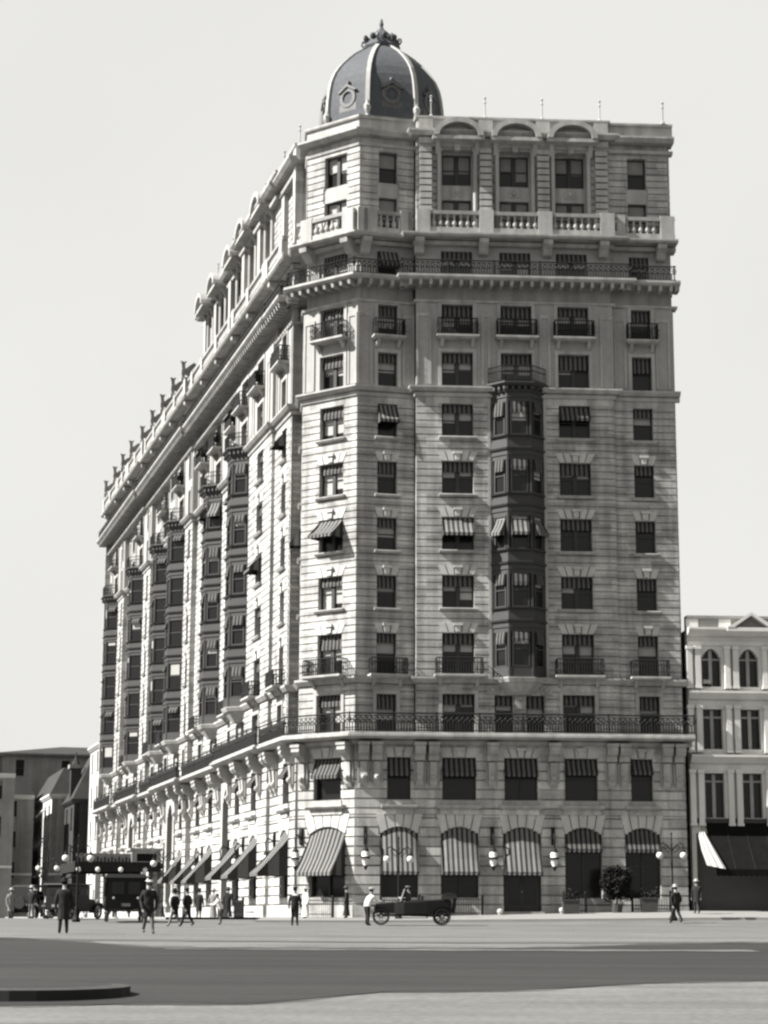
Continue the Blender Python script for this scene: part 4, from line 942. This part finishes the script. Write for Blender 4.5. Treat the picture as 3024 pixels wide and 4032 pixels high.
# ------------------------------------------------------------------ people
def person(x, y, h, face, label, coat='cloth_black', legs='cloth_black', hat=None, pose='stand', shirt=None, z=None, coat_len=.50, sit=False, group=None):
    """one skinned body; arms, hands with five fingers, feet; hair and hat as children"""
    o = None; S = h/1.75
    J = {}
    lean = .0; st = .10
    if pose == 'stand': hipy = 0; kn = ((-.10,.02,.48), (.10,.0,.48)); ft = ((-.12,.0,.05), (.12,-.02,.05)); ch = 0
    if pose == 'walk': kn = ((-.09,.16,.49), (.09,-.06,.48)); ft = ((-.10,.26,.05), (.10,-.30,.09)); ch = .02
    if pose == 'bend': kn = ((-.10,.08,.48), (.10,.04,.48)); ft = ((-.12,.04,.05), (.12,.0,.05)); ch = .22
    if pose == 'sit': kn = ((-.10,.42,.93), (.10,.42,.93)); ft = ((-.11,.5,.5), (.11,.5,.5)); ch = 0
    hz = .90
    top = 1.42 if pose != 'bend' else 1.30
    pelvis = (0,0,hz); waist = (0,ch*.35,hz+.17); chest = (0,ch*.75,(top+hz+.17)/2+.03); neck = (0,ch,top+.04); nk2 = (0,ch+.01,top+.12)
    head1 = (0,ch+.02,top+.17); head2 = (0,ch+.03,top+.27)
    V = [pelvis, waist, chest, neck, nk2, head1, head2]; Rr = [.145,.135,.165,.075,.058,.082,.088]
    E = [(0,1), (1,2), (2,3), (3,4), (4,5), (5,6)]
    for i, s_ in enumerate((-1, 1)):
        k = len(V); V += [(s_*.10,0,hz-.08), kn[i], (ft[i][0],ft[i][1],ft[i][2]+.06), (ft[i][0],ft[i][1]+.15,ft[i][2]-.01)]; Rr += [.10,.066,.048,.04]
        E += [(0,k), (k,k+1), (k+1,k+2), (k+2,k+3)]
        k = len(V)
        if pose in ('stand', 'walk'):
            sw = .14*s_ if pose == 'walk' else .02
            arm = [(s_*.20,ch,top-.01), (s_*.27,ch-.02-sw*.4,top-.30), (s_*.27,ch+.06+sw,top-.56)]
        elif pose == 'sit': arm = [(s_*.20,ch,top-.01), (s_*.26,ch+.12,top-.27), (s_*.15,ch+.38,top-.2)]
        else: arm = [(s_*.20,ch,top-.02), (s_*.24,ch+.2,top-.24), (s_*.18,ch+.44,top-.22)]
        V += arm; Rr += [.075,.055,.04]; E += [(2,k), (k,k+1), (k+1,k+2)]
        # hand
        wx, wy, wz = arm[2]; ex, ey, ez = arm[1]; d = Vector((wx-ex, wy-ey, wz-ez)).normalized()
        palm = Vector(arm[2])+d*.075; p = len(V); V.append(tuple(palm)); Rr.append(.034); E.append((k+2,p))
        side = d.cross(Vector((s_,0,0)));
        if side.length < .1: side = Vector((0,1,0))
        side.normalize()
        for q in range(4):
            base = palm+side*(.027-.018*q)+d*.03; tip = base+d*(.055+.012*(1-abs(q-1.2)*.5))+Vector((-s_*.018,0,0))
            b0 = len(V); V += [tuple(base), tuple(base+d*.03), tuple(tip)]; Rr += [.0105,.0095,.008]; E += [(p,b0), (b0,b0+1), (b0+1,b0+2)]
        tb = palm+side*.03-d*.02; b0 = len(V); V += [tuple(tb+side*.018), tuple(tb+side*.035+d*.045)]; Rr += [.0115,.009]; E += [(p,b0), (b0,b0+1)]
    V = [(a*S, b_*S, c*S) for a, b_, c in V]
    me = bpy.data.meshes.new('person'); me.from_pydata(V, E, []); ob = bpy.data.objects.new('person', me); COL.objects.link(ob)
    sk = ob.modifiers.new('skin', 'SKIN')
    for i, r in enumerate(Rr):
        rr = r*S*(1.16 if r > .036 and i not in (4,5,6) else 1); me.skin_vertices[0].data[i].radius = (rr*(1.25 if i in (1,2) else 1.), rr*(.85 if i in (0,1,2) else 1.))
        me.skin_vertices[0].data[i].use_root = (i == 0)
    ob.modifiers.new('sub', 'SUBSURF').levels = 1
    dg = bpy.context.evaluated_depsgraph_get(); nm_ = bpy.data.meshes.new_from_object(ob.evaluated_get(dg)); ob.modifiers.clear(); ob.data = nm_
    for m in (coat, legs, 'skin', 'leather', shirt or coat): nm_.materials.append(MIDX[MATS[m]])
    zz = top*S
    for p_ in nm_.polygons:
        c = p_.center; u = c.z/S; ax = abs(c.x)/S
        if u > top+.07: k = 2
        elif u > top-.02 and ax < .08: k = 4
        elif pose in ('stand','walk') and ax > .2 and u < top-.60: k = 2
        elif pose == 'bend' and c.y/S > ch+.46: k = 2
        elif pose == 'sit' and c.y/S > .36 and u > top-.35 and u < top: k = 2
        elif u < .10: k = 3
        elif u > (.86 if coat_len < .3 else .9-coat_len+.2) and not (pose == 'sit' and u < .98): k = 0
        else: k = 1
        if k == 1 and ax > .2 and u > .6 and pose != 'sit': k = 0
        p_.material_index = k; p_.use_smooth = True
    ob.location = (x, y, gh(x,y) if z is None else z); ob.rotation_euler = (0,0,rad(face))
    tag(ob, label, 'person', group)
    hx, hy, hzz = head2[0]*S, head2[1]*S, head2[2]*S
    f = MB()       # face: nose, ears, eyes, mouth
    f.hull8([(hx-.012,hy+.085*S,hzz-.03*S),(hx+.012,hy+.085*S,hzz-.03*S),(hx+.016,hy+.07*S,hzz-.045*S),(hx-.016,hy+.07*S,hzz-.045*S),(hx-.006,hy+.085*S,hzz+.02*S),(hx+.006,hy+.085*S,hzz+.02*S),(hx+.008,hy+.06*S,hzz+.02*S),(hx-.008,hy+.06*S,hzz+.02*S)], 'skin')
    for s_ in (-1,1): f.ball((hx+s_*.085*S,hy,hzz-.01*S), .022*S, 'skin', 6, 4); f.ball((hx+s_*.032*S,hy+.076*S,hzz+.008*S), .012*S, 'dark', 6, 4)
    f.box(WORLD, hx-.022*S, hx+.022*S, hy+.06*S, hy+.084*S, hzz-.066*S, hzz-.058*S, 'leather'); f.build('face', ob)
    hr = MB(); hr.lathe((hx,hy-.012*S,hzz-.02*S), [(.092*S,-.03*S), (.1*S,.03*S), (.085*S,.085*S), (.045*S,.115*S), (.005,.122*S)], 10, 'dark'); hr.build('hair', ob)
    if hat:
        k = MB()
        if hat[0] == 'brim': k.lathe((hx,hy,hzz+.05*S), [(.19*S,0), (.19*S,.012), (.105*S,.02), (.1*S,.12*S), (.02,.135*S)], 14, hat[1])
        elif hat[0] == 'cap': k.lathe((hx,hy+.01,hzz+.05*S), [(.105*S,0), (.14*S,.035*S), (.13*S,.065*S), (.02,.075*S)], 12, hat[1]); k.box(WORLD, hx-.07*S, hx+.07*S, hy+.07*S, hy+.15*S, hzz+.045*S, hzz+.06*S, hat[1])
        elif hat[0] == 'wide': k.lathe((hx,hy,hzz+.045*S), [(.25*S,-.02), (.26*S,0), (.13*S,.04*S), (.11*S,.12*S), (.03,.14*S)], 14, hat[1])
        k.build('hat', ob)
    if coat_len >= .3 and pose != 'sit':       # skirts of the coat, or a dress
        k = MB(); zb = (.9-coat_len)*S; r0 = .19*S; r1 = (.21 if coat_len < .6 else .27)*S
        k.lathe((0,.01,0), [(r1,zb), (r0*1.02,(zb+.95*S)/2), (r0*.95,.97*S)], 12, coat); k.v = [(a, b_*.8, c) for a, b_, c in k.v]; k.build('coat', ob)
    return ob
person(-10.93, 69.2, 1.78, 10, 'person in long black overcoat and dark hat standing in the road at far left', hat=('brim','cloth_black'), coat_len=.42)
person(-8.0, 69.0, 1.76, 200, 'person in dark coat and pale cap walking in the road', coat='cloth_black', legs='cloth_grey', hat=('cap','cloth_white'), pose='walk', coat_len=.32)
person(-9.05, 88.0, 1.55, 60, 'person in black jacket and light trousers, left of the walking pair', legs='cloth_mid', hat=('brim','cloth_black'), pose='walk', coat_len=.32)
person(-8.45, 87.4, 1.6, 60, 'person in black jacket and dark trousers, right of the walking pair', hat=('cap','cloth_black'), pose='walk', coat_len=.30)
person(-7.5, 94.0, 1.5, 100, 'person in white shirt bending forward near the side awnings', coat='cloth_white', legs='cloth_grey', hat=None, pose='bend', coat_len=.1)
person(-3.95, 91.0, 1.68, 185, 'person in black suit standing before the corner of the hotel', hat=('cap','cloth_black'), coat_len=.2, shirt='cloth_white')
person(-.72, 92.6, 1.80, -60, 'person in white shirt and cap leaning by the bonnet of the car', coat='cloth_white', legs='cloth_black', hat=('cap','canvas_white'), pose='bend', coat_len=.1)
person(14.78, 101.4, 1.82, 30, 'person in black suit and white straw hat under the right street lamp', hat=('brim','straw'), pose='walk', coat_len=.25, shirt='cloth_white')
person(16.8, 107.6, 1.72, 150, 'person in dark suit and straw hat beside the dark awning', coat='cloth_black', legs='cloth_black', hat=('brim','straw'), coat_len=.3, z=gh(16.8,107.6)+.12)
person(-1.9, 107.2, 1.62, 80, 'person in dark dress on the pavement below the corner awning', coat='cloth_black', coat_len=.75, hat=('brim','cloth_grey'), z=gh(-1.9,107.2)+.13)
person(-4.1, 107.9, 1.6, 120, 'person in light dress and white hat left of the corner awning', coat='cloth_white', coat_len=.78, hat=('wide','canvas_white'), z=gh(-4.1,107.9)+.1)
spots = [(-19.6,112.6,1.72,'cloth_black','person in black suit and straw boater left of the saloon wheel',.2,('brim','straw')), (-16.0,119.5,1.7,'cloth_black','person in dark coat beyond the saloon roof',.3,('brim','cloth_black')), (-10.6,116.5,1.66,'cloth_black','person in black coat under the lamp at the side kerb',.4,('brim','cloth_black')), (-11.5,111.6,1.62,'cloth_white','person in white skirt passing right of the bus',.7,('brim','straw')), (-22.6,114.2,1.74,'cloth_black','person in black frock coat at the left border of the photo',.5,('brim','cloth_black')), (-17.9,121.0,1.66,'cloth_white','person in white dress seen between marquee and saloon',.78,('wide','canvas_white')), (-24.6,124,1.7,'cloth_white','person in cream jacket at the left frame edge behind the pale dresses',.4,('brim','straw')), (-20.6,118.5,1.66,'cloth_white','person in white blouse at the far left kerb',.75,('wide','canvas_white')), (-22.3,121,1.7,'cloth_mid','person in grey coat at the left edge of the frame',.45,('brim','straw')),
         (-19.3,116.5,1.6,'cloth_white','person in pale dress just left of the black saloon',.78,('brim','straw')), (-21.6,125.4,1.72,'cloth_black','person in dark suit behind the pale dresses at left',.3,('brim','straw')),
         (-23.2,117.6,1.64,'cloth_white','person in white dress nearest the left edge of the frame',.78,None), (-12.1,118.2,1.68,'cloth_mid','person in grey suit walking between the bus and the saloon',.3,('brim','straw')),
         (-13.9,121.8,1.7,'cloth_white','person in white jacket beyond the bus',.3,('cap','canvas_white')), (-9.5,113.2,1.62,'cloth_mid','person in grey dress below the side awnings',.75,('brim','canvas_white')),
         (-8.5,110.9,1.66,'cloth_black','person in black dress below the side awnings',.75,('brim','cloth_grey'))]
for i, (x, y, h_, c_, lb, cl, ht) in enumerate(spots): person(x, y, h_, R_.uniform(0,360), lb, coat=c_, legs='cloth_grey', pose='walk' if i % 2 else 'stand', coat_len=cl, hat=ht)

# ------------------------------------------------------------------ motor cars
def arcpts(cx, cz, r, a0, a1, n=10): return [(cx+r*cos(rad(a0+(a1-a0)*i/n)), cz+r*sin(rad(a0+(a1-a0)*i/n))) for i in range(n+1)]
XZ = Fr((0,0), (1,0), (0,1))
def wheel(parent, x, y, r):
    t = MB(); n = 20
    for i in range(n):
        a = 2*pi*i/n; b_ = 2*pi*(i+1)/n
        def rg(t_): return [(x+(r+dr)*cos(t_), y+dy, r+.0+(r+dr)*sin(t_)) for dr, dy in ((-.02,-.055), (0,-.03), (.0,.03), (-.02,.055), (-.09,.045), (-.09,-.045))]
        t.loft(rg(a), rg(b_), 'rubber', False, False)
    tyre = t.build('wheel', parent); s = MB()
    for i in range(12):
        a = 2*pi*i/12; s.tube((x+.05*cos(a),y,r+.05*sin(a)), (x+(r-.09)*cos(a),y,r+(r-.09)*sin(a)), .017, 'spoke', 5)
    for i in range(n):
        a = 2*pi*i/n; b_ = 2*pi*(i+1)/n; s.tube((x+(r-.09)*cos(a),y,r+(r-.09)*sin(a)), (x+(r-.09)*cos(b_),y,r+(r-.09)*sin(b_)), .025, 'spoke', 4)
    s.tube((x,y-.1,r), (x,y+.1,r), .06, 'brass', 8); s.build('rim', tyre)
def fender(mb, cx, r, a0, a1, y0, y1, tail=None):
    P = arcpts(cx, r*.86, r*1.22, a0, a1)
    if tail: P = P+[tail]
    for (x0,z0), (x1,z1) in zip(P, P[1:]):
        mb.hull8([(x0,y0,z0),(x0,y1,z0),(x0,y1,z0+.03),(x0,y0,z0+.03),(x1,y0,z1),(x1,y1,z1),(x1,y1,z1+.03),(x1,y0,z1+.03)], 'car_paint')
def touring(name, x, y, rz, label, closed=False, wb=2.85, r=.41, top=False, tall=1.95):
    o = empty(name, (x, y, gh(x,y)+.012), rad(rz)); tag(o, label, 'car')
    fx, rx, hw = wb/2, -wb/2, .72
    b = MB()
    def sect(x_, hw_, z0, z1, rr=.06): return [(x_,-hw_,z0), (x_,hw_,z0), (x_,hw_,z1-rr), (x_,hw_-rr,z1), (x_,-hw_+rr,z1), (x_,-hw_,z1-rr)]
    st = [(-wb/2-.45,.50,.62,1.12), (-wb/2-.3,.62,.55,1.22), (-.7,.68,.5,1.16), (-.1,.68,.5,1.10), (.35,.66,.5,1.10), (.62,.52,.52,1.14), (.8,.40,.54,1.08), (fx+.25,.33,.56,1.0)]
    if closed: st = [(-wb/2-.4,.64,.5,tall), (-wb/2-.2,.70,.48,tall+.05), (.55,.70,.48,tall+.05), (.62,.66,.5,1.2), (.8,.44,.54,1.12), (fx+.25,.36,.56,1.05)]
    for a, c in zip(st, st[1:]): b.loft(sect(*a), sect(*c), 'car_paint', a is st[0], c is st[-1])
    b.box(XZ, -wb/2-.3, fx+.2, -.42, -.34, .42, .5, 'car_paint'); b.box(XZ, -wb/2-.3, fx+.2, .34, .42, .42, .5, 'car_paint')
    b.build('body', o)
    b = MB(); b.box(XZ, fx+.25, fx+.33, -.33, .33, .5, 1.06, 'brass'); b.box(XZ, fx+.33, fx+.335, -.27, .27, .56, .98, 'dark'); b.build('radiator', o)
    for sy in (-1, 1):
        y0, y1 = sorted((sy*.62, sy*.86)); b = MB(); fender(b, fx, r, 25, 165, y0, y1, (fx-.75,.34)); b.build('mudguard', o)
        b = MB(); fender(b, rx, r, 15, 150, y0, y1); b.hull8([(rx+.48,y0,.52),(rx+.48,y1,.52),(rx+.48,y1,.55),(rx+.48,y0,.55),(rx+.7,y0,.34),(rx+.7,y1,.34),(rx+.7,y1,.37),(rx+.7,y0,.37)], 'car_paint'); b.build('mudguard', o)
        b = MB(); b.box(XZ, rx+.68, fx-.72, y0, y1, .32, .355, 'car_paint'); b.build('running_board', o)
        wheel(o, fx, sy*.72, r); wheel(o, rx, sy*.72, r)
        b = MB(); b.tube((fx+.28,sy*.42,.95), (fx+.5,sy*.42,.95), .08, 'brass', 10, .13); b.tube((fx+.25,sy*.42,.6), (fx+.3,sy*.42,.9), .02, 'iron', 5); b.build('headlight', o)
    b = MB(); b.tube((fx,-.7,r), (fx,.7,r), .03, 'iron'); b.tube((rx,-.7,r), (rx,.7,r), .045, 'iron'); b.tube((0,0,.44), (rx,0,r), .04, 'iron'); b.build('axle', o)
    if not closed:
        b = MB()
        for sy in (-1, 1): b.tube((.52,sy*.6,1.08), (.32,sy*.6,1.66), .022, 'brass', 5)
        for z in (1.1, 1.38, 1.66): xx = .52-(z-1.08)/.58*.2; b.tube((xx,-.6,z), (xx,.6,z), .02, 'brass', 5)
        b.hull8([(.515,-.58,1.1),(.515,.58,1.1),(.505,.58,1.1),(.505,-.58,1.1),(.325,-.58,1.64),(.325,.58,1.64),(.315,.58,1.64),(.315,-.58,1.64)], 'glass'); b.build('windscreen', o)
        for sx in (-.25, -1.35): b = MB(); b.box(XZ, sx-.02, sx+.5, -.56, .56, .8, 1.14, 'leather'); b.hull8([(sx-.1,-.58,.8),(sx-.1,.58,.8),(sx+.06,.58,.8),(sx+.06,-.58,.8),(sx-.2,-.58,1.42),(sx-.2,.58,1.42),(sx-.08,.58,1.42),(sx-.08,-.58,1.42)], 'leather'); b.build('seat', o)
        b = MB(); b.tube((.5,.3,1.0), (.18,.3,1.32), .018, 'iron', 5); n = 14
        for i in range(n):
            a = 2*pi*i/n; c = 2*pi*(i+1)/n
            b.tube((.18-.13*sin(a),.3+.19*cos(a),1.32+.14*sin(a)), (.18-.13*sin(c),.3+.19*cos(c),1.32+.14*sin(c)), .014, 'leather', 4)
        b.build('steering_wheel', o)
        b = MB()
        if top:
            pts = [(-wb/2-.35,1.2), (-wb/2-.4,1.85), (-1.1,1.98), (-.2,2.0), (.45,1.9)]
            for (xa,za), (xc,zc) in zip(pts, pts[1:]): b.hull8([(xa,-.68,za),(xa,.68,za),(xa,.68,za+.04),(xa,-.68,za+.04),(xc,-.68,zc),(xc,.68,zc),(xc,.68,zc+.04),(xc,-.68,zc+.04)], 'leather')
            for sy in (-1,1):
                for xb in (-wb/2-.3, -.5, .4): b.tube((xb if xb<.3 else .4,sy*.66,1.1), (xb,sy*.66,1.92), .02, 'iron', 4)
        else:
            pts = [(-wb/2-.05,1.18), (-wb/2-.1,1.42), (-wb/2-.3,1.5), (-wb/2-.62,1.44), (-wb/2-.72,1.3), (-wb/2-.5,1.2)]
            b.loft([(x_,-.66,z) for x_,z in pts], [(x_,.66,z) for x_,z in pts], 'leather')
            for k in range(3): b.tube((-wb/2-.15-.15*k,-.68,1.25), (-wb/2-.15-.15*k,.68,1.46), .03, 'leather', 5)
        b.build('folding_top', o)
        b = MB(); b.tube((-wb/2-.52,0-.1,.95), (-wb/2-.66,-.1,.93), .36, 'rubber', 16); b.build('spare_tyre', o)
    else:
        for sy in (-1, 1):
            for xa, xb in ((-1.35,-.75), (-.6,.0), (.1,.5)): b = MB(); b.box(XZ, xa, xb, sy*.70-.01, sy*.70+.01, 1.25, tall-.15, 'glass'); b.build('window', o)
        b = MB(); b.box(XZ, -wb/2-.42, -wb/2-.395, -.35, .35, 1.25, tall-.2, 'glass'); b.build('window', o)
        b = MB(); b.box(XZ, -wb/2-.5, .75, -.74, .74, tall+.05, tall+.12, 'cloth_grey'); b.build('roof', o)
        b = MB(); b.box(XZ, -wb/2-.46, -wb/2-.42, -.2, .2, .62, .76, 'cloth_mid'); b.build('number_plate', o)
    return o
touring('touring_car', 1.36, 94.8, 180, 'black open touring car with folded top parked before the hotel entrance')
person(1.25, 94.85, 1.7, 90, 'person in grey driving coat seated at the wheel of the open touring car', coat='cloth_grey', legs='cloth_black', hat=('cap','cloth_mid'), pose='sit', z=gh(1.25,94.85)+.06, coat_len=.1)
touring('saloon_car', -16.8, 109.5, 68, 'black saloon car standing behind the man in the overcoat', closed=True, tall=1.75)
touring('touring_car', -21.9, 126, 75, 'open dark car with raised canvas top at far left', top=True)
# motor bus seen from behind
def bus(x, y, rz, label):
    o = empty('motor_bus', (x, y, gh(x,y)+.01), rad(rz)); tag(o, label, 'bus')
    b = MB(); b.box(XZ, -2.9, 1.6, -1.0, 1.0, .62, 1.25, 'car_paint'); b.box(XZ, -2.9, -2.82, -1.0, 1.0, 1.25, 2.15, 'car_paint')
    for sy in (-1, 1):
        for k in range(6): b.box(XZ, -2.9+k*.88, -2.8+k*.88, sy*.96-.04, sy*.96+.04, 1.25, 2.15, 'car_paint')
        b.box(XZ, -2.9, 1.6, sy*.97-.02, sy*.97+.02, 1.98, 2.15, 'car_paint')
    b.box(XZ, 1.6, 2.7, -.5, .5, .6, 1.2, 'car_paint'); b.build('body', o)
    b = MB(); b.loft([(-3.0,-1.08,2.15),(1.8,-1.08,2.15),(1.8,1.08,2.15),(-3.0,1.08,2.15)], [(-2.9,-.9,2.33),(1.7,-.9,2.33),(1.7,.9,2.33),(-2.9,.9,2.33)], 'cloth_black'); b.build('roof', o)
    b = MB(); b.box(XZ, -2.925, -2.905, -.7, -.1, 1.35, 1.95, 'glass'); b.box(XZ, -2.925, -2.905, .1, .7, 1.35, 1.95, 'glass'); b.build('window', o)
    b = MB(); b.box(XZ, -3.05, -2.92, -.9, .9, .5, .6, 'iron'); b.box(XZ, -2.95, -2.91, -.22, .22, .75, .9, 'cloth_mid'); b.build('bumper', o)
    for sy in (-1, 1):
        wheel(o, -2.1, sy*.88, .46); wheel(o, 1.9, sy*.88, .46); b = MB(); fender(b, -2.1, .46, 20, 160, min(sy*.8,sy*1.05), max(sy*.8,sy*1.05)); b.build('mudguard', o)
    for k in range(4): b = MB(); b.box(XZ, -2.5+k*.9, -2.1+k*.9, -.85, .85, 1.0, 1.4, 'leather'); b.build('seat', o)
    for sy in (-.6, .6): b = MB(); b.ball((-2.98,sy,1.15), .07, 'brass', 8, 5); b.build('tail_lamp', o)
    return o
bus(-13.15, 102.6, 99, 'tall black motor bus seen from behind, right of the saloon')

# ------------------------------------------------------------------ shrub in a tub, area rails, posts
o = empty('shrub', (*MAIN.xy(10.9, 1.6), 0)); zb = gh(*MAIN.xy(10.9,1.6))+.13; tag(o, 'round dark shrub in a tub on the pavement between the right hand arches', 'shrub')
b = MB()
for k in range(5200):
    while True:
        p = Vector((R_.uniform(-1,1), R_.uniform(-1,1), R_.uniform(-1,1)))
        if p.length < 1: break
    if p.length < .45: continue
    d_ = p.normalized(); bump_ = .84+.22*sin(d_.x*5+1.3)*cos(d_.z*4.4+.6)+.10*sin(d_.y*7+d_.z*6)
    c = Vector((p.x*.98*bump_, p.y*.85*bump_, zb+1.55+p.z*1.08*bump_)); s_ = R_.uniform(.05,.1)
    a = Vector((R_.gauss(0,1), R_.gauss(0,1), R_.gauss(0,1))).normalized(); t = a.orthogonal().normalized()*s_; a = a*s_*.6
    b.face([tuple(c-t), tuple(c+a), tuple(c+t), tuple(c-a)], 'leaf' if R_.random() < .7 else 'leaf_dark')
b.build('crown', o); b = MB(); b.lathe((0,0,zb), [(.05,.3), (.045,1.4)], 7, 'bark')
for k in range(7): a = k*.9; b.tube((0,0,zb+.9), (.5*cos(a),.5*sin(a),zb+1.6+.1*k), .025, 'bark', 5)
b.build('trunk', o); b = MB(); b.lathe((0,0,zb), [(.26,0), (.33,.45), (.35,.47), (.3,.47), (.28,.4)], 12, 'wood_tub'); b.build('tub', o)
def area_rail(u0, u1, w, label, fr=MAIN):
    p = fr.m(u0, w, 0); o = empty('area_railing', (p[0], p[1], 0)); tag(o, label, 'railing', 'iron area railings along the hotel')
    b = MB(); z = gh(p[0],p[1])+.1
    for zz in (z+.95, z+.2): b.tube(fr.m(u0,w,zz), fr.m(u1,w,zz), .025, 'iron', 5)
    n = int((u1-u0)/.14)
    for i in range(n+1): u = u0+(u1-u0)*i/n; b.tube(fr.m(u,w,z), fr.m(u,w,z+1.05), .014, 'iron', 4)
    loc(o, b); b.build('bars', o)
    for u in (u0-.06, u1+.06): b = MB(); b.box(fr, u-.06, u+.06, w-.06, w+.06, z-.1, z+1.1, 'iron'); b.lathe(fr.m(u,w,z+1.1), [(.09,0), (.09,.05), (.03,.12)], 6, 'iron'); loc(o, b); b.build('post', o)
area_rail(8.1, 9.2, 1.1, 'black iron railing left of the shrub'); area_rail(11.9, 13.9, 1.1, 'black iron railing right of the shrub')
area_rail(1.4, 3.5, 1.1, 'black iron railing behind the touring car'); area_rail(-1.95, .2, 1.1, 'black iron railing behind the man in white shirt')
area_rail(.9, 3.4, 1.1, 'black iron railing below the corner awning', CH)
area_rail(9.6, 12., 1.0, 'black iron railing at the second side arch', LS); area_rail(14.8, 17.4, 1.0, 'black iron railing at the third side arch', LS)
def planter(u, w, label):
    p = MAIN.m(u, w, 0); o = empty('planter', (p[0], p[1], gh(p[0],p[1])+.13)); tag(o, label, 'planter')
    b = MB(); b.taper(XZ, -.42, .42, -.3, .3, .0, .7, 1.12, 'wood_tub'); b.box(XZ, -.5, .5, -.37, .37, .7, .76, 'wood_tub'); b.build('box', o)
    b = MB()
    for k in range(260):
        c = Vector((R_.uniform(-.45,.45), R_.uniform(-.3,.3), .75+abs(R_.gauss(0,.2)))); a = Vector((R_.gauss(0,1), R_.gauss(0,1), R_.gauss(0,1))).normalized(); t = a.orthogonal().normalized()*.07; a = a*.04
        b.face([tuple(c-t), tuple(c+a), tuple(c+t), tuple(c-a)], 'leaf')
    b.build('foliage', o)
planter(8.3, 2.0, 'dark planter box right of the entrance steps'); planter(12.6, 2.0, 'dark planter box right of the round shrub')
def urn(u, label):
    p = MAIN.m(u, 1.4, 0); o = MB(); o.lathe((0,0,0), [(.1,0), (.12,.05), (.17,.16), (.15,.28), (.06,.34)], 10, 'canvas_white'); q = o.build('white_urn'); q.location = (p[0], p[1], gh(p[0],p[1])+.13); tag(q, label, 'urn', 'white urns at the entrance')
urn(4.5, 'small white urn left of the entrance steps'); urn(7.9, 'small white urn right of the entrance steps')

# ------------------------------------------------------------------ light, sky, camera
EL = 42; AZ = (-cos(rad(12)), -sin(rad(12)))      # from the left, almost along the main front
sv = Vector((AZ[0]*cos(rad(EL)), AZ[1]*cos(rad(EL)), sin(rad(EL))))
ld = bpy.data.lights.new('sun', 'SUN'); ld.energy = 5.0; ld.angle = rad(.53); ld.color = (1, .985, .95)
lo_ = bpy.data.objects.new('sun', ld); COL.objects.link(lo_); lo_.rotation_euler = sv.to_track_quat('Z', 'Y').to_euler()
wd = bpy.data.worlds.new('World'); scene.world = wd; wd.use_nodes = True; nt = wd.node_tree; N = nt.nodes; L = nt.links
sky = N.new('ShaderNodeTexSky'); sky.sky_type = 'NISHITA'; sky.sun_disc = False; sky.sun_elevation = rad(EL); sky.sun_rotation = math.atan2(sv.x, sv.y)
sky.dust_density = 3; sky.air_density = 1.2
bw = N.new('ShaderNodeRGBToBW'); L.new(sky.outputs[0], bw.inputs[0])
# a pale summer haze over the blue: the sky reads as one even light tone
mr = N.new('ShaderNodeMapRange'); mr.inputs[1].default_value = 0; mr.inputs[2].default_value = 14; mr.inputs[3].default_value = 5.9; mr.inputs[4].default_value = 8.4
L.new(bw.outputs[0], mr.inputs[0])
tc = N.new('ShaderNodeTexCoord'); sp_ = N.new('ShaderNodeSeparateXYZ'); L.new(tc.outputs['Generated'], sp_.inputs[0])
m2 = N.new('ShaderNodeMapRange'); m2.interpolation_type = 'SMOOTHSTEP'; m2.inputs[1].default_value = .42; m2.inputs[2].default_value = .85; m2.inputs[3].default_value = 1; m2.inputs[4].default_value = .30
L.new(sp_.outputs[2], m2.inputs[0])      # the haze thins overhead, the zenith is deeper
mm_ = N.new('ShaderNodeMath'); mm_.operation = 'MULTIPLY'; L.new(mr.outputs[0], mm_.inputs[0]); L.new(m2.outputs[0], mm_.inputs[1])
nz = N.new('ShaderNodeTexNoise'); nz.inputs['Scale'].default_value = 5; nz.inputs['Detail'].default_value = 5; L.new(tc.outputs['Generated'], nz.inputs['Vector'])
m5 = N.new('ShaderNodeMapRange'); m5.inputs[1].default_value = .3; m5.inputs[2].default_value = .7; m5.inputs[3].default_value = .97; m5.inputs[4].default_value = 1.02; L.new(nz.outputs['Fac'], m5.inputs[0])
mq_ = N.new('ShaderNodeMath'); mq_.operation = 'MULTIPLY'; L.new(mm_.outputs[0], mq_.inputs[0]); L.new(m5.outputs[0], mq_.inputs[1])
sc_ = N.new('ShaderNodeVectorMath'); sc_.operation = 'SCALE'; sc_.inputs[0].default_value = (1, .993, .955); L.new(mq_.outputs[0], sc_.inputs['Scale'])
bg = N['Background']; L.new(sc_.outputs[0], bg.inputs[0]); bg.inputs[1].default_value = .0385
cam = bpy.data.cameras.new('camera'); co = bpy.data.objects.new('camera', cam); COL.objects.link(co); scene.camera = co
cam.sensor_fit = 'VERTICAL'; cam.sensor_height = 36; cam.lens = 36*4270.7/2212; cam.clip_end = 6000; cam.clip_start = .5
co.location = (0, 0, 0); co.rotation_mode = 'XYZ'
from mathutils import Matrix
fwd = Vector((0, cos(.203), sin(.203))); up = Vector((0, -sin(.203), cos(.203))); rt = Vector((1,0,0)); q = .004
r2 = rt*cos(q)-(-up)*sin(q)*(-1)*(-1); 
r2 = rt*cos(q)+up*sin(q); u2 = up*cos(q)-rt*sin(q)
M = Matrix((r2, u2, -fwd)).transposed(); co.rotation_euler = M.to_euler()
vs = scene.view_settings; vs.view_transform = 'Standard'; vs.look = 'None'; vs.exposure = 1.77; vs.gamma = 1
scene.render.engine = 'CYCLES'; scene.cycles.pixel_filter_type = 'BLACKMAN_HARRIS'; scene.cycles.filter_width = 2.5
scene.cycles.max_bounces = 5; scene.cycles.diffuse_bounces = 3
for c_ in hotel.children: c_.matrix_parent_inverse = Matrix.Translation((-hotel.location.x, -hotel.location.y, 0))
print('objects', len(bpy.data.objects), 'windows', NWIN[0])
